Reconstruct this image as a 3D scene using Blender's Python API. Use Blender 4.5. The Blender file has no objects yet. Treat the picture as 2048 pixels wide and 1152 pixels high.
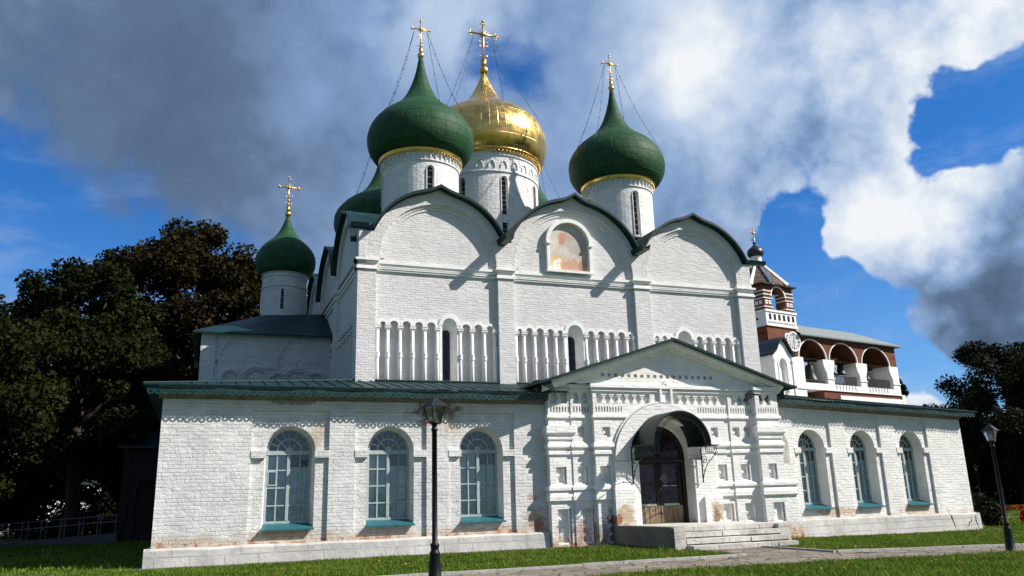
import bpy, bmesh, math, random
import numpy as np
from mathutils import Vector, Matrix
from mathutils.geometry import tessellate_polygon
R = math.radians; PI = math.pi
sin, cos, sqrt = math.sin, math.cos, math.sqrt
random.seed(7)
sc = bpy.context.scene
COL = sc.collection

# ------------------------------------------------------------------ camera
cam_d = bpy.data.cameras.new('camera'); cam = bpy.data.objects.new('camera', cam_d); COL.objects.link(cam)
cam_d.sensor_width = 36; cam_d.lens = 1600 / 2048 * 36; cam_d.clip_end = 4000; cam_d.clip_start = .1
yaw, pitch, roll = R(21.2), R(14.7), R(-1.62)
fw = Vector((sin(yaw) * cos(pitch), cos(yaw) * cos(pitch), sin(pitch)))
rt = fw.cross(Vector((0, 0, 1))).normalized(); up = rt.cross(fw)
r2 = cos(roll) * rt + sin(roll) * up; u2 = -sin(roll) * rt + cos(roll) * up
M = Matrix.Identity(4)
for i in range(3):
    M[i][0], M[i][1], M[i][2] = r2[i], u2[i], -fw[i]
M[0][3], M[1][3], M[2][3] = 0, 0, 1.6
cam.matrix_world = M
sc.camera = cam

# ------------------------------------------------------------------ light
SUN = Vector((1.73, -1, 1.68)).normalized()
sun_d = bpy.data.lights.new('sun', 'SUN'); sun_d.energy = 5.0; sun_d.angle = R(.5); sun_d.color = (1, .95, .87)
sun = bpy.data.objects.new('sun', sun_d); COL.objects.link(sun)
sun.rotation_euler = SUN.to_track_quat('Z', 'Y').to_euler(); sun.location = (40, -20, 60)
sc.view_settings.view_transform = 'Standard'; sc.view_settings.look = 'None'
sc.view_settings.exposure = .55; sc.view_settings.gamma = 1

# ------------------------------------------------------------------ sky with clouds
w = bpy.data.worlds.new('World'); sc.world = w; w.use_nodes = True
nt = w.node_tree; nt.nodes.clear()
def N(t, tp, **k):
    n = t.nodes.new(tp)
    for a, v in k.items():
        if a.startswith('i_'):
            key = a[2:]; key = int(key) if key.isdigit() else key
            n.inputs[key].default_value = v
        else: setattr(n, a, v)
    return n
def mth(t, op, a, b=None, clamp=False):
    n = t.nodes.new('ShaderNodeMath'); n.operation = op; n.use_clamp = clamp
    for i, x in enumerate((a, b)):
        if x is None: continue
        if isinstance(x, (int, float)): n.inputs[i].default_value = x
        else: t.links.new(x, n.inputs[i])
    return n.outputs[0]
def smooth(t, x, a, b, c=0, d=1):
    n = t.nodes.new('ShaderNodeMapRange'); n.interpolation_type = 'SMOOTHSTEP'
    t.links.new(x, n.inputs[0])
    for i, v in enumerate((a, b, c, d)): n.inputs[i + 1].default_value = v
    return n.outputs[0]
def noise(t, vec, scale, detail=4, rough=.55, out='Fac'):
    n = N(t, 'ShaderNodeTexNoise', i_Scale=scale, i_Detail=detail, i_Roughness=rough)
    if vec is not None: t.links.new(vec, n.inputs['Vector'])
    return n.outputs[out]
def mix(t, f, a, b, bt='MIX'):
    n = t.nodes.new('ShaderNodeMix'); n.data_type = 'RGBA'; n.blend_type = bt
    for s, x in ((0, f), (6, a), (7, b)):
        if isinstance(x, (int, float)): n.inputs[s].default_value = x
        elif isinstance(x, tuple): n.inputs[s].default_value = (*x, 1)
        else: t.links.new(x, n.inputs[s])
    return n.outputs[2]
def build_sky():
    t = nt
    tc = N(t, 'ShaderNodeTexCoord').outputs['Generated']
    sky = N(t, 'ShaderNodeTexSky', sky_type='NISHITA')
    sky.sun_disc = False; sky.sun_elevation = math.asin(SUN.z); sky.sun_rotation = math.atan2(SUN.x, SUN.y)
    sky.altitude = 100; sky.air_density = 1.0; sky.dust_density = .4; sky.ozone_density = 2.5
    def warp(v, sc_, amt, det=3):
        n = noise(t, v, sc_, det, .6, 'Color')
        a = N(t, 'ShaderNodeVectorMath', operation='SUBTRACT'); t.links.new(n, a.inputs[0]); a.inputs[1].default_value = (.5, .5, .5)
        b = N(t, 'ShaderNodeVectorMath', operation='SCALE'); t.links.new(a.outputs[0], b.inputs[0]); b.inputs['Scale'].default_value = amt
        c = N(t, 'ShaderNodeVectorMath', operation='ADD'); t.links.new(v, c.inputs[0]); t.links.new(b.outputs[0], c.inputs[1])
        return c.outputs[0]
    wv = warp(warp(tc, 5, .10, 5), 22, .022, 3)
    def blobs(lst, v):
        acc = None
        for c, ro, ri, wt in lst:
            d = N(t, 'ShaderNodeVectorMath', operation='DISTANCE'); t.links.new(v, d.inputs[0]); d.inputs[1].default_value = c
            m = smooth(t, d.outputs['Value'], ri, ro, wt, 0)
            acc = m if acc is None else mth(t, 'ADD', acc, m)
        return acc
    holes = [((-.22, .915, .30), .16, .01, .50), ((-.12, .948, .285), .15, .01, .48), ((0, .955, .275), .12, .0, .38), ((-.3, .9, .3), .2, .02, .5),
             ((.316, .798, .513), .085, .0, .62), ((.755, .533, .382), .10, .0, .75), ((.79, .48, .40), .09, .0, .6), ((.738, .567, .366), .085, .0, .60), ((.712, .60, .352), .05, .0, .3),
             ((.642, .705, .33), .08, .0, .60), ((.645, .712, .29), .07, .0, .45), ((.640, .728, .24), .10, .0, .75), ((.67, .715, .195), .10, .0, .75), ((.71, .685, .178), .10, .0, .62),
             ((.771, .62, .105), .07, .0, .4), ((.73, .67, .12), .06, .0, .6), ((.13, .955, .26), .06, 0, .35)]
    hole = blobs(holes, wv)
    mv = warp(tc, 9, .035, 3)
    big = noise(t, wv, 3.4, 6, .58); fine = noise(t, mv, 12, 9, .62); tiny = noise(t, mv, 36, 6, .6)
    cov = mth(t, 'ADD', mth(t, 'MULTIPLY', big, .70), mth(t, 'MULTIPLY', fine, .70))
    vo = N(t, 'ShaderNodeTexVoronoi', feature='SMOOTH_F1', i_Scale=17.0, i_Smoothness=.35); t.links.new(mv, vo.inputs['Vector'])
    vo2 = N(t, 'ShaderNodeTexVoronoi', feature='SMOOTH_F1', i_Scale=41.0, i_Smoothness=.35); t.links.new(mv, vo2.inputs['Vector'])
    bil = mth(t, 'SUBTRACT', .62, mth(t, 'ADD', mth(t, 'MULTIPLY', vo.outputs['Distance'], .75), mth(t, 'MULTIPLY', vo2.outputs['Distance'], .4)))
    cov = mth(t, 'SUBTRACT', mth(t, 'ADD', mth(t, 'ADD', cov, mth(t, 'MULTIPLY', bil, .50)), .12), hole)
    fd = N(t, 'ShaderNodeVectorMath', operation='DOT_PRODUCT'); t.links.new(tc, fd.inputs[0]); fd.inputs[1].default_value = (.34, .88, .33)
    front = smooth(t, fd.outputs['Value'], .25, .70)
    cov = mth(t, 'SUBTRACT', cov, mth(t, 'MULTIPLY', mth(t, 'SUBTRACT', 1.0, front), .42))
    sx = N(t, 'ShaderNodeSeparateXYZ'); t.links.new(tc, sx.inputs[0])
    right = smooth(t, sx.outputs[0], .2, .6)          # crisp cumulus on the right, soft sheets on the left
    m1 = smooth(t, cov, .38, .56); m2 = smooth(t, cov, .18, .80)
    mask = mth(t, 'ADD', mth(t, 'MULTIPLY', m1, right), mth(t, 'MULTIPLY', m2, mth(t, 'SUBTRACT', 1.0, right)))
    bright = [((.529, .70, .485), .13, .02, .25), ((.5, .73, .46), .07, .01, .15), ((.70, .53, .47), .16, .02, .26), ((.77, .43, .47), .2, .03, .2), ((.72, .63, .30), .11, .02, .30), ((.755, .575, .31), .10, .02, .24),
              ((.232, .80, .55), .12, .01, .22), ((.475, .70, .54), .12, .01, .2), ((.70, .66, .27), .07, .01, .12), ((.739, .667, .10), .05, .01, .45), ((.67, .60, .43), .12, .02, .12), ((.688, .706, .168), .035, .0, .35), ((.095, .89, .445), .07, .0, .12)]
    dark = [((-.13, .88, .46), .34, .05, .21), ((0, .917, .41), .24, .03, .13), ((.144, .9, .40), .14, .02, .05), ((.77, .61, .205), .12, .02, .13), ((.79, .59, .16), .12, .02, .14), ((.53, .78, .33), .12, .02, .04), ((.62, .66, .41), .07, .01, .08), ((.52, .72, .43), .04, .0, .12)]
    br = mth(t, 'SUBTRACT', blobs(bright, wv), blobs(dark, wv))
    amp = mth(t, 'ADD', .26, mth(t, 'MULTIPLY', smooth(t, sx.outputs[0], .42, .68), .72))
    tex = mth(t, 'MULTIPLY', amp, mth(t, 'ADD', mth(t, 'ADD', mth(t, 'MULTIPLY', mth(t, 'SUBTRACT', big, .5), .9), mth(t, 'MULTIPLY', mth(t, 'SUBTRACT', fine, .5), .8)), mth(t, 'ADD', mth(t, 'MULTIPLY', bil, .36), mth(t, 'MULTIPLY', mth(t, 'SUBTRACT', tiny, .5), .30))))
    # thin cloud rims let more light through
    rim = mth(t, 'MULTIPLY', mth(t, 'MULTIPLY', smooth(t, cov, .66, .42), .07), right)
    b = mth(t, 'ADD', mth(t, 'ADD', br, tex), mth(t, 'ADD', rim, .51), True)
    cr = N(t, 'ShaderNodeValToRGB'); t.links.new(b, cr.inputs[0])
    el = cr.color_ramp.elements
    el[0].position = .08; el[0].color = (.07, .11, .175, 1)
    el[1].position = 1.0; el[1].color = (.88, .91, .95, 1)
    for p, c in ((.30, (.115, .18, .30)), (.50, (.235, .355, .59)), (.70, (.46, .58, .78))):
        e = el.new(p); e.color = (*c, 1)
    cl = N(t, 'ShaderNodeVectorMath', operation='SCALE'); t.links.new(cr.outputs[0], cl.inputs[0]); cl.inputs['Scale'].default_value = 6.9
    tint = mix(t, front, (.30, .40, .50), (.165, .52, .93))
    blue = mix(t, 1.0, sky.outputs[0], tint, 'MULTIPLY')
    ws = N(t, 'ShaderNodeMapping'); t.links.new(mv, ws.inputs[0]); ws.inputs['Scale'].default_value = (2.2, 2.2, 7)
    veil = mth(t, 'MULTIPLY', smooth(t, noise(t, ws.outputs[0], 2.4, 8, .62), .46, .74), .34)
    low = smooth(t, sx.outputs[2], .36, .06, 0, .22)      # the blue pales towards the horizon
    blue = mix(t, mth(t, 'ADD', veil, low, True), blue, (3.4, 4.3, 5.6))
    out = mix(t, mask, blue, cl.outputs[0])
    bg = N(t, 'ShaderNodeBackground', i_Strength=.1); t.links.new(out, bg.inputs[0])
    o = N(t, 'ShaderNodeOutputWorld'); t.links.new(bg.outputs[0], o.inputs[0])
build_sky()

# ------------------------------------------------------------------ materials
MATS = {}
def newmat(name):
    m = bpy.data.materials.new(name); m.use_nodes = True
    t = m.node_tree; t.nodes.clear()
    p = N(t, 'ShaderNodeBsdfPrincipled'); o = N(t, 'ShaderNodeOutputMaterial'); t.links.new(p.outputs[0], o.inputs[0])
    p.inputs['Specular IOR Level'].default_value = .3
    MATS[name] = m
    return m, t, p
def setc(t, p, c):
    if isinstance(c, tuple): p.inputs['Base Color'].default_value = (*c, 1)
    else: t.links.new(c, p.inputs['Base Color'])
def bump(t, p, h, strength=1, dist=.02):
    b = N(t, 'ShaderNodeBump', i_Strength=strength, i_Distance=dist); t.links.new(h, b.inputs['Height']); t.links.new(b.outputs[0], p.inputs['Normal'])
def objco(t): return N(t, 'ShaderNodeTexCoord').outputs['Object']
def simple(name, c, rough=.6, metal=0, var=.15, vs=6, bmp=.0, bs=30, spec=.3):
    m, t, p = newmat(name); oc = objco(t)
    f = noise(t, oc, vs, 5, .6)
    f = smooth(t, f, .3, .7)
    a = tuple(x * (1 - var) for x in c); b = tuple(min(1, x * (1 + var)) for x in c)
    setc(t, p, mix(t, f, a, b))
    p.inputs['Roughness'].default_value = rough; p.inputs['Metallic'].default_value = metal
    p.inputs['Specular IOR Level'].default_value = spec
    if bmp: bump(t, p, noise(t, oc, bs, 4, .6), .6, bmp)
    return m
def masonry(name, base, bw=.30, bh=.098, dist=.022, stain=None, spots=(), cyl=False, warp_=.045, tone=.12, grime=.0, mort=.014, grimec=(.30, .28, .24), jc=.10, ox=0, msm=.7):
    """limewashed or bare brickwork. stain = (z of foot, height, amount); spots = (x, z, rx, rz, colour, amount)"""
    m, t, p = newmat(name); oc = objco(t)
    sx = N(t, 'ShaderNodeSeparateXYZ'); t.links.new(oc, sx.inputs[0])
    X, Y, Z = sx.outputs
    if cyl: u = mth(t, 'MULTIPLY', mth(t, 'ARCTAN2', Y, X), cyl)
    else: u = mth(t, 'ADD', X, mth(t, 'MULTIPLY', Y, .997))
    nz = N(t, 'ShaderNodeTexNoise', i_Scale=1.7, i_Detail=3.0); t.links.new(oc, nz.inputs[0])
    s2 = N(t, 'ShaderNodeSeparateColor'); t.links.new(nz.outputs['Color'], s2.inputs[0])
    nz2 = N(t, 'ShaderNodeTexNoise', i_Scale=9.0, i_Detail=2.0); t.links.new(oc, nz2.inputs[0])
    s3 = N(t, 'ShaderNodeSeparateColor'); t.links.new(nz2.outputs['Color'], s3.inputs[0])
    def jit(a, b_, c, k): return mth(t, 'ADD', a, mth(t, 'ADD', mth(t, 'MULTIPLY', b_, k), mth(t, 'MULTIPLY', c, k * .7)))
    u = jit(u, s2.outputs[0], s3.outputs[0], warp_ * 2.2); v = jit(Z, s2.outputs[1], s3.outputs[1], warp_)
    cb = N(t, 'ShaderNodeCombineXYZ'); t.links.new(u, cb.inputs[0]); t.links.new(v, cb.inputs[1])
    bk = N(t, 'ShaderNodeTexBrick', i_Scale=1.0); t.links.new(cb.outputs[0], bk.inputs['Vector'])
    bk.inputs['Brick Width'].default_value = bw; bk.inputs['Row Height'].default_value = bh
    bk.inputs['Mortar Size'].default_value = mort; bk.inputs['Mortar Smooth'].default_value = msm
    bk.inputs['Color1'].default_value = (0, 0, 0, 1); bk.inputs['Color2'].default_value = (1, 1, 1, 1); bk.inputs['Mortar'].default_value = (.5, .5, .5, 1)
    bk.offset = .5; bk.squash = 1
    pat = noise(t, oc, .9, 6, .65); med = noise(t, oc, 5, 5, .6); fin = noise(t, oc, 28, 4, .65)
    # every brick sits a little differently, and some joints are limewashed over
    joint = mth(t, 'MULTIPLY', bk.outputs['Fac'], smooth(t, med, .30, .62, .15, 1))
    h = mth(t, 'MULTIPLY', joint, -.65)
    h = mth(t, 'ADD', h, mth(t, 'MULTIPLY', bk.outputs['Color'], 1.1))
    h = mth(t, 'ADD', h, mth(t, 'MULTIPLY', med, 1.5)); h = mth(t, 'ADD', h, mth(t, 'MULTIPLY', fin, .55))
    bump(t, p, h, 1.0, dist)
    lo = tuple(x * (1 - tone * 1.6) for x in base)
    c = mix(t, smooth(t, pat, .32, .68), lo, base)
    c = mix(t, mth(t, 'MULTIPLY', bk.outputs['Color'], tone * 1.3), c, tuple(x * .72 for x in base))
    c = mix(t, mth(t, 'MULTIPLY', joint, jc), c, tuple(x * .62 for x in base))
    if grime: c = mix(t, mth(t, 'MULTIPLY', smooth(t, noise(t, oc, 1.6, 8, .72), .52, .72), grime), c, grimec)
    mp = N(t, 'ShaderNodeMapping'); t.links.new(oc, mp.inputs[0]); mp.inputs['Scale'].default_value = (2.6, 2.6, .30)
    c = mix(t, mth(t, 'MULTIPLY', smooth(t, noise(t, mp.outputs[0], 1.0, 7, .68), .50, .74), .16 + grime * .5), c, tuple(x * .62 for x in base))
    if stain:
        z0, hh, am = stain
        k = smooth(t, mth(t, 'ADD', mth(t, 'MULTIPLY', mth(t, 'SUBTRACT', Z, z0), 1 / hh), mth(t, 'MULTIPLY', mth(t, 'SUBTRACT', noise(t, oc, 2.1, 7, .7), .5), 3.0)), .95, .1)
        c = mix(t, mth(t, 'MULTIPLY', k, .75 * am), c, (.50, .40, .29))
        k2 = smooth(t, mth(t, 'ADD', mth(t, 'MULTIPLY', mth(t, 'SUBTRACT', Z, z0), 1.6 / hh), mth(t, 'MULTIPLY', mth(t, 'SUBTRACT', noise(t, oc, 3.6, 6, .7), .5), 5.0)), .25, -.2)
        c = mix(t, mth(t, 'MULTIPLY', k2, min(1, .9 * am)), c, mix(t, bk.outputs['Color'], (.33, .12, .06), (.42, .22, .13)))
    for (px, pz, rx, rz, col, am) in spots:
        dx = mth(t, 'MULTIPLY', mth(t, 'SUBTRACT', X, px - ox), 1 / rx); dz = mth(t, 'MULTIPLY', mth(t, 'SUBTRACT', Z, pz), 1 / rz)
        d = mth(t, 'SQRT', mth(t, 'ADD', mth(t, 'MULTIPLY', dx, dx), mth(t, 'MULTIPLY', dz, dz)))
        k = smooth(t, mth(t, 'ADD', d, mth(t, 'MULTIPLY', mth(t, 'SUBTRACT', noise(t, oc, 5, 7, .75), .5), 3.4)), 1.0, .5)
        c = mix(t, mth(t, 'MULTIPLY', k, am), c, col)
    setc(t, p, c)
    p.inputs['Roughness'].default_value = .92; p.inputs['Specular IOR Level'].default_value = .12
    return m
BRN = (.16, .10, .06); TAN = (.48, .36, .24); RED = (.34, .12, .07); MOLD = (.20, .17, .11)
masonry('limewash_gallery', (.77, .76, .745), ox=4.8, bw=.31, bh=.104, dist=.021, stain=(.5, .42, 1.0), tone=.13, grime=.18,
        spots=((7.1, 4.42, 1.0, .32, BRN, .85), (6.9, 4.05, .5, .2, RED, .6), (2.6, 4.62, .9, .10, MOLD, .7), (3.3, 3.6, .35, .5, TAN, .6), (7.6, 3.9, .5, .4, TAN, .5),
               (10.4, .95, .45, .4, TAN, .8), (10.5, .75, .3, .3, RED, .8), (2.4, .75, 1.0, .18, TAN, .9), (10.3, 1.6, .2, .2, RED, .5)))
masonry('limewash_wing', (.80, .785, .76), bw=.31, bh=.104, dist=.019, stain=(.42, .30, .9), tone=.08, grime=.08, spots=((3, .75, 1.4, .2, TAN, .8), (7.4, .75, 1.2, .25, TAN, .8), (.5, .62, .4, .16, RED, .9)))
masonry('limewash_porch', (.84, .825, .795), ox=15.1, dist=.014, stain=(.0, .75, 1.15), tone=.05, grime=.05,
        spots=((11.9, .5, .35, .5, RED, .55), (12.6, .45, .3, .5, BRN, .6), (13.4, .95, .4, .5, TAN, .9), (13.0, .8, .25, .2, RED, .9), (17.0, .95, .35, .4, TAN, .9), (16.9, .8, .2, .3, BRN, .7)))
masonry('limewash_cathedral', (.70, .68, .67), dist=.015, tone=.05, grime=.12, bw=.27, bh=.088)
masonry('limewash_chapel', (.66, .655, .66), dist=.018, tone=.08, grime=.10)
masonry('limewash_drum', (.82, .81, .79), dist=.024, cyl=1.72, tone=.06, bw=.27, bh=.09)
masonry('limewash_great_drum', (.82, .81, .79), dist=.024, cyl=2.8, tone=.06, bw=.27, bh=.09)
masonry('red_brick', (.205, .080, .052), dist=.012, tone=.22, grime=.12, bw=.26, bh=.085, mort=.008)
masonry('limestone_plinth', (.62, .605, .57), bw=.92, bh=.27, dist=.014, warp_=.012, tone=.2, grime=.6, mort=.020, grimec=(.33, .31, .28), jc=1.0, msm=.25)
masonry('limestone_step', (.66, .63, .58), bw=.62, bh=.5, dist=.02, warp_=.015, tone=.2, grime=.6, mort=.010, grimec=(.24, .22, .19))
masonry('rubble_and_riser_shade', (.27, .25, .22), bw=.55, bh=.24, dist=.03, warp_=.03, tone=.3, grime=.6, mort=.018, grimec=(.11, .10, .085))
simple('limewash_smooth', (.82, .81, .785), .9, var=.07, vs=4, bmp=.012, bs=18, spec=.12)
simple('teal_roof', (.004, .027, .032), .5, var=.3, vs=2.5, spec=.25, bmp=.004, bs=6)
simple('teal_trim', (.007, .045, .049), .55, var=.4, vs=5)
simple('teal_edge', (.003, .020, .023), .45, var=.25, vs=4)
simple('dark_seam', (.008, .03, .03), .5)
simple('black_iron', (.010, .011, .012), .38, metal=.3, spec=.5, var=.2)
simple('black_paint', (.005, .0055, .006), .42, spec=.3, var=.2)
simple('canopy_metal', (.003, .011, .012), .45, spec=.3, var=.25, vs=3)
simple('grey_frame', (.36, .425, .43), .55, var=.12, vs=8)
simple('teal_sill', (.026, .11, .13), .45, var=.2, vs=7)
simple('dark_wood', (.016, .008, .006), .6, var=.3, vs=12)
simple('grey_wood_and_shade', (.026, .023, .021), .8, var=.3, vs=10)
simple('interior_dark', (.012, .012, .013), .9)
simple('soffit_board', (.16, .145, .12), .8, var=.3, vs=5)
simple('zinc_roof', (.20, .225, .225), .55, var=.12, vs=3, bmp=.004, bs=5)
simple('bronze', (.025, .032, .028), .45, metal=.5, var=.3, vs=4)
simple('bark', (.035, .026, .02), .9, var=.4, vs=9, bmp=.03, bs=12)
simple('kerb_stone', (.36, .35, .33), .9, var=.2, vs=9, bmp=.006, bs=30)
simple('milk_glass', (.60, .63, .60), .25, var=.06, vs=4, spec=.5)
simple('steel_rail', (.20, .21, .22), .45, metal=.6, var=.1)
simple('dark_cupola', (.012, .014, .02), .4, spec=.5)
simple('weathered_white', (.80, .78, .74), .9, var=.22, vs=2.5, bmp=.01)
simple('rust_tile', (.22, .09, .05), .8, var=.3, vs=6)
simple('pink_stone', (.45, .22, .2), .8, var=.15)
simple('clock_white', (.50, .51, .52), .6, var=.05)
simple('asphalt_path', (.13, .125, .12), .9, var=.2, vs=9, bmp=.008)
simple('chain_iron', (.05, .05, .05), .5, metal=.4)
def sheets(t, oc, bw, bh):
    """metal sheets lapped round a dome: seam mask and a tone for each sheet"""
    s = N(t, 'ShaderNodeSeparateXYZ'); t.links.new(oc, s.inputs[0])
    cb = N(t, 'ShaderNodeCombineXYZ'); t.links.new(mth(t, 'MULTIPLY', mth(t, 'ARCTAN2', s.outputs[1], s.outputs[0]), 2.3), cb.inputs[0]); t.links.new(s.outputs[2], cb.inputs[1])
    b = N(t, 'ShaderNodeTexBrick', i_Scale=1.0); t.links.new(cb.outputs[0], b.inputs['Vector'])
    for k, v in (('Brick Width', bw), ('Row Height', bh), ('Mortar Size', .018), ('Mortar Smooth', .5)): b.inputs[k].default_value = v
    b.inputs['Color1'].default_value = (0, 0, 0, 1); b.inputs['Color2'].default_value = (1, 1, 1, 1); b.inputs['Mortar'].default_value = (.5, .5, .5, 1); b.offset = 0
    return b.outputs['Fac'], b.outputs['Color']
def green_dome():
    m, t, p = newmat('green_dome'); oc = objco(t)
    f = smooth(t, noise(t, oc, 1.3, 6, .62), .3, .7)
    at = N(t, 'ShaderNodeAttribute', attribute_name='tint')
    c = mix(t, f, (.008, .042, .014), (.014, .064, .021))
    c = mix(t, mth(t, 'MULTIPLY', at.outputs['Fac'], .45), c, (.020, .080, .029))
    c = mix(t, mth(t, 'MULTIPLY', smooth(t, noise(t, oc, 4, 8, .7), .6, .75), .35), c, (.05, .08, .045))
    sfac, srnd = sheets(t, oc, .62, .44)
    c = mix(t, mth(t, 'MULTIPLY', srnd, .40), c, (.022, .085, .036)); c = mix(t, mth(t, 'MULTIPLY', sfac, .55), c, (.004, .020, .008))
    mp = N(t, 'ShaderNodeMapping'); t.links.new(oc, mp.inputs[0]); mp.inputs['Scale'].default_value = (2.5, 2.5, .3)
    c = mix(t, mth(t, 'MULTIPLY', smooth(t, noise(t, mp.outputs[0], 1.2, 7, .7), .52, .75), .4), c, (.045, .085, .05))
    setc(t, p, c); p.inputs['Roughness'].default_value = .62; p.inputs['Specular IOR Level'].default_value = .22
    bump(t, p, mth(t, 'ADD', mth(t, 'MULTIPLY', srnd, .5), mth(t, 'ADD', noise(t, oc, 2.6, 5, .6), mth(t, 'MULTIPLY', sfac, .6))), .8, .05)
green_dome()
def gilt(name, rough=.22, dist=.02):
    m, t, p = newmat(name); oc = objco(t)
    at = N(t, 'ShaderNodeAttribute', attribute_name='tint')
    c = mix(t, smooth(t, noise(t, oc, 2.2, 6, .65), .3, .7), (.70, .42, .10), (.86, .58, .19))
    c = mix(t, mth(t, 'MULTIPLY', at.outputs['Fac'], .4), c, (.62, .42, .15))
    setc(t, p, c); p.inputs['Metallic'].default_value = 1
    r = smooth(t, noise(t, oc, 3.0, 5, .6), .3, .7, rough * .8, rough * 1.5); t.links.new(r, p.inputs['Roughness'])
    h = noise(t, oc, 1.8, 4, .6)
    if dist > .01:
        sfac, srnd = sheets(t, oc, .30, .52); h = mth(t, 'ADD', h, mth(t, 'ADD', mth(t, 'MULTIPLY', sfac, -.5), mth(t, 'MULTIPLY', srnd, .25)))
    bump(t, p, h, .5, dist)
gilt('gold_leaf', .27, .022); gilt('gold_trim', .30, .004)
def glass(name, tint=(.75, .86, .88), refl=.55):
    m = bpy.data.materials.new(name); m.use_nodes = True; t = m.node_tree; t.nodes.clear(); MATS[name] = m
    tr = N(t, 'ShaderNodeBsdfTransparent'); tr.inputs[0].default_value = (*tint, 1)
    gl = N(t, 'ShaderNodeBsdfGlossy', i_Roughness=.04); gl.inputs[0].default_value = (.9, .95, 1, 1)
    fr = N(t, 'ShaderNodeFresnel', i_IOR=1.5); oc = objco(t)
    b = N(t, 'ShaderNodeBump', i_Strength=.35, i_Distance=.02); t.links.new(noise(t, oc, 3.5, 2, .5), b.inputs['Height'])
    t.links.new(b.outputs[0], gl.inputs['Normal'])
    mx = N(t, 'ShaderNodeMixShader'); t.links.new(mth(t, 'ADD', mth(t, 'MULTIPLY', fr.outputs[0], 1.3), refl * .10), mx.inputs[0])
    t.links.new(tr.outputs[0], mx.inputs[1]); t.links.new(gl.outputs[0], mx.inputs[2])
    o = N(t, 'ShaderNodeOutputMaterial'); t.links.new(mx.outputs[0], o.inputs[0])
glass('window_glass')
def dark_glass():
    m, t, p = newmat('dark_glass'); oc = objco(t)
    s = N(t, 'ShaderNodeSeparateXYZ'); t.links.new(oc, s.inputs[0])
    setc(t, p, mix(t, smooth(t, noise(t, oc, 7, 3), .35, .65), (.010, .010, .014), (.035, .03, .05)))
    p.inputs['Roughness'].default_value = .15; p.inputs['Specular IOR Level'].default_value = .35
dark_glass()
def curtain():
    m, t, p = newmat('curtain_cloth'); oc = objco(t)
    s = N(t, 'ShaderNodeSeparateXYZ'); t.links.new(oc, s.inputs[0])
    setc(t, p, mix(t, smooth(t, noise(t, oc, 3, 4), .3, .7), (.60, .68, .68), (.75, .80, .80))); p.inputs['Roughness'].default_value = .95
curtain()
def planks():
    m, t, p = newmat('plank_door'); oc = objco(t)
    mp = N(t, 'ShaderNodeMapping'); t.links.new(oc, mp.inputs[0]); mp.inputs['Scale'].default_value = (14, 14, .8)
    n1 = noise(t, mp.outputs[0], 1.5, 7, .7)
    setc(t, p, mix(t, smooth(t, n1, .35, .68), (.10, .065, .035), (.33, .25, .165))); p.inputs['Roughness'].default_value = .85
    bump(t, p, n1, .8, .01)
planks()
def fresco():
    m, t, p = newmat('faded_fresco'); oc = objco(t)
    s = N(t, 'ShaderNodeSeparateXYZ'); t.links.new(oc, s.inputs[0]); X, Y, Z = s.outputs
    n = noise(t, oc, 6, 7, .7); n2 = noise(t, oc, 2.2, 6, .65)
    c = mix(t, smooth(t, n2, .35, .65), (.46, .40, .34), (.62, .57, .50))
    def spot(c, x, z, rx, rz, col, am=.9, k_=2.0):
        dx = mth(t, 'MULTIPLY', mth(t, 'SUBTRACT', X, x), 1 / rx); dz = mth(t, 'MULTIPLY', mth(t, 'SUBTRACT', Z, z), 1 / rz)
        d = mth(t, 'SQRT', mth(t, 'ADD', mth(t, 'MULTIPLY', dx, dx), mth(t, 'MULTIPLY', dz, dz)))
        k = smooth(t, mth(t, 'ADD', d, mth(t, 'MULTIPLY', mth(t, 'SUBTRACT', n, .5), k_)), 1.15, .75)
        return mix(t, mth(t, 'MULTIPLY', k, am), c, col)
    for a in ((13.45, 10.6, 1.0, .42, (.60, .46, .33), .6, 3.2), (13.0, 10.75, .32, .36, (.66, .45, .16), .8), (13.75, 10.65, .45, .30, (.52, .26, .17), .75, 3.4), (13.3, 10.55, .3, .2, (.55, .28, .18), .7, 3.2),
              (13.2, 11.75, .15, .26, (.55, .20, .14), .8), (13.32, 11.9, .16, .16, (.60, .26, .18), .7), (12.88, 10.62, .11, .26, (.80, .76, .68), .95, 1.0), (13.05, 10.85, .12, .10, (.82, .78, .72), .9, 1.0), (13.06, 10.58, .05, .2, (.80, .76, .68), .9, 1.0),
              (13.9, 11.6, .5, .6, (.42, .37, .33), .6), (14.1, 10.75, .2, .3, (.30, .12, .09), .5)): c = spot(c, *a)
    setc(t, p, c); p.inputs['Roughness'].default_value = .9; bump(t, p, n, .4, .01)
fresco()
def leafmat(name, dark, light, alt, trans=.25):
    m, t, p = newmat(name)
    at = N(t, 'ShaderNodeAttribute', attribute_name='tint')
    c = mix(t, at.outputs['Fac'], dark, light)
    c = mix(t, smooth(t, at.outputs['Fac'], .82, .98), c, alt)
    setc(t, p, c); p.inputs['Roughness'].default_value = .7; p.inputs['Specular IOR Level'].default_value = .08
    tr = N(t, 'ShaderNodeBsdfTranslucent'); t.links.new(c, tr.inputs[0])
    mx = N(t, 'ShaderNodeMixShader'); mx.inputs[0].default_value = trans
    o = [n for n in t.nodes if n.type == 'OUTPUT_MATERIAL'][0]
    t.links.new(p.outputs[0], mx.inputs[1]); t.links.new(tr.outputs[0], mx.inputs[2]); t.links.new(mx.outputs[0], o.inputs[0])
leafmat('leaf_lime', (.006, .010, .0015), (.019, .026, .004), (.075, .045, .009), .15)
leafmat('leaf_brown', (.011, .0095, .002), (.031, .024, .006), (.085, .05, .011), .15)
leafmat('leaf_dark', (.006, .009, .0035), (.018, .022, .006), (.05, .036, .008), .15)
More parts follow.
